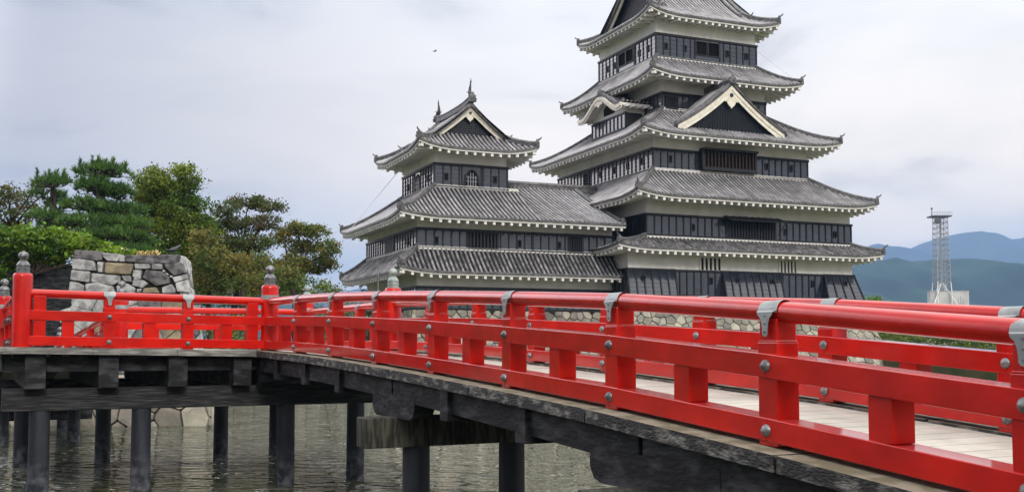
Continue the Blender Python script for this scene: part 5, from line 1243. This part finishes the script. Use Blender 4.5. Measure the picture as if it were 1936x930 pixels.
# ================================================================ town building with radio mast, far off
D = 420; k_ = D / 2000; RX_ = at(1782, 480, D).x
TW = thing('town_building', (at(1796, 600, D).x, D, 2), 'plain pale flat-roofed building carrying the radio tower in the distance', 'building')
ox = at(1796, 600, D).x; zz = lambda y: EYE + (653 - y) / 2000 * D - 2
mb = MB(); mb.box(at(1760, 0, D).x * 0 + (1760 - 1796) * k_, 0, 0, (1833 - 1796) * k_, 3, zz(551)); mb.build('wall', 'concrete', TW); mb = MB(); mb.box((1745 - 1796) * k_, -2, 0, (1761 - 1796) * k_, 2, zz(575)); mb.build('low_annex', 'concrete', TW)
mb = MB(); mb.box((1759 - 1796) * k_, -.15, zz(551), (1834 - 1796) * k_, 3.15, zz(549)); mb.build('parapet', 'steel', TW)
mb = MB(); c_ = (1817 - 1796) * k_
for a in ((-1.0, 565, 571), (0, 560, 572), (1.0, 565, 571)): mb.box(c_ + a[0] - .16, -.05, zz(a[2]), c_ + a[0] + .16, -.003, zz(a[1]))
mb.box(c_ - 1.3, -.05, zz(573.5), c_ + 1.3, -.003, zz(572)); mb.build('emblem', 'steel', TW)
for i in range(3):
    mb = MB(); x = (1766 + i * 6 - 1796) * k_; mb.box(x, -.04, zz(583), x + .8, -.003, zz(579)); mb.build('window', 'void', TW)
RT = thing('radio_tower', (RX_, D + 1.5, 2), 'grey steel lattice radio tower with a round dish, before the blue mountains', 'tower')
ml = MB(); hw0, hw1 = 12.5 * k_, 10 * k_; z0, z1 = zz(551), zz(409); n_ = 13
def cor(z): s = (z - z0) / (z1 - z0); h = lerp(hw0, hw1, s); return [(-h, -h, z), (h, -h, z), (h, h, z), (-h, h, z)]
lv = [lerp(z0 + 1.5, z1, i / n_) for i in range(n_ + 1)]
for i in range(4): ml.tube([cor(lv[0])[i], cor(lv[-1])[i]], .16, 5)
for a, b_ in zip(lv, lv[1:]):
    A, B_ = cor(a), cor(b_)
    for i in range(4): j = (i + 1) % 4; ml.tube([A[i], B_[j]], .075, 4); ml.tube([A[j], B_[i]], .075, 4); ml.tube([B_[i], B_[j]], .09, 4)
ml.tube([(0, 0, z0), (0, 0, z1)], .45, 8)
ml.build('lattice_mast', 'steel', RT); ml = MB()
for sx_, sy_ in ((-1, -1), (1, -1), (1, 1), (-1, 1)):
    ml.tube([(sx_ * 5.2, sy_ * 4, zz(581)), (sx_ * .3, sy_ * .3, z0 + 3.4)], .22, 6); ml.tube([(sx_ * 2.8, sy_ * 2.8, z0), cor(lv[1])[(0 if sx_ < 0 else 1) if sy_ < 0 else (3 if sx_ < 0 else 2)]], .2, 6); ml.tube([(sx_ * 2.8, sy_ * 2.8, 0), (sx_ * 2.8, sy_ * 2.8, z0)], .2, 6)
ml.build('splayed_legs', 'white', RT)
ml = MB(); w_ = 20 * k_; ml.box(-w_, -3, z1, w_ * .85, 3, z1 + .5); ml.build('platform', 'darksteel', RT); ml = MB()
for x in range(9): X = lerp(-w_, w_ * .85, x / 8); ml.tube([(X, -3, z1 + .5), (X, -3, z1 + 1.8)], .06, 4)
ml.tube([(-w_, -3, z1 + 1.8), (w_ * .85, -3, z1 + 1.8)], .07, 4); ml.tube([(-w_, -3, z1 + 1.2), (w_ * .85, -3, z1 + 1.2)], .05, 4); ml.build('guard_rail', 'steel', RT)
ml = MB(); ml.tube([(-16 * k_, 0, z1 + .5), (-16 * k_, 0, z1 + 3.6)], .12, 6); ml.tube([(-16.5 * k_, 0, z1 + 3.4), (-14.5 * k_, 0, z1 + 3.6)], .45, 6); ml.tube([(-17 * k_, 0, z1 + .5), (-15 * k_, 0, z1 + 2.2)], .1, 5); ml.build('antenna', 'darksteel', RT)
ml = MB(); cx_, cz_ = -10 * k_, z1 - 1.7; vs = []; N_ = 18
for r_, y in ((1.35, -3.2), (1.35, -2.6), (.9, -2.2)):
    for i in range(N_): vs.append((cx_ + cos(2 * pi * i / N_) * r_, y, cz_ + sin(2 * pi * i / N_) * r_))
ml.mesh(vs, [(q * N_ + i, q * N_ + (i + 1) % N_, (q + 1) * N_ + (i + 1) % N_, (q + 1) * N_ + i) for q in range(2) for i in range(N_)] + [tuple(range(N_))]); ml.build('dish', 'darksteel', RT)
for stem_, grp_ in (('pine_tree', 'layered pines behind the stone block'), ('cherry_tree', 'cherry trees on the left bank'), ('background_tree', 'green trees filling the background'), ('bank_wall', 'stone walls along the moat'), ('garden_shrub', 'shrubs on the bank by the turret'), ('slender_conifer', 'pair of yellow-green conifers')):
    for o in bpy.data.objects:
        if o.parent is None and o.name.split('.')[0] == stem_: o['group'] = grp_
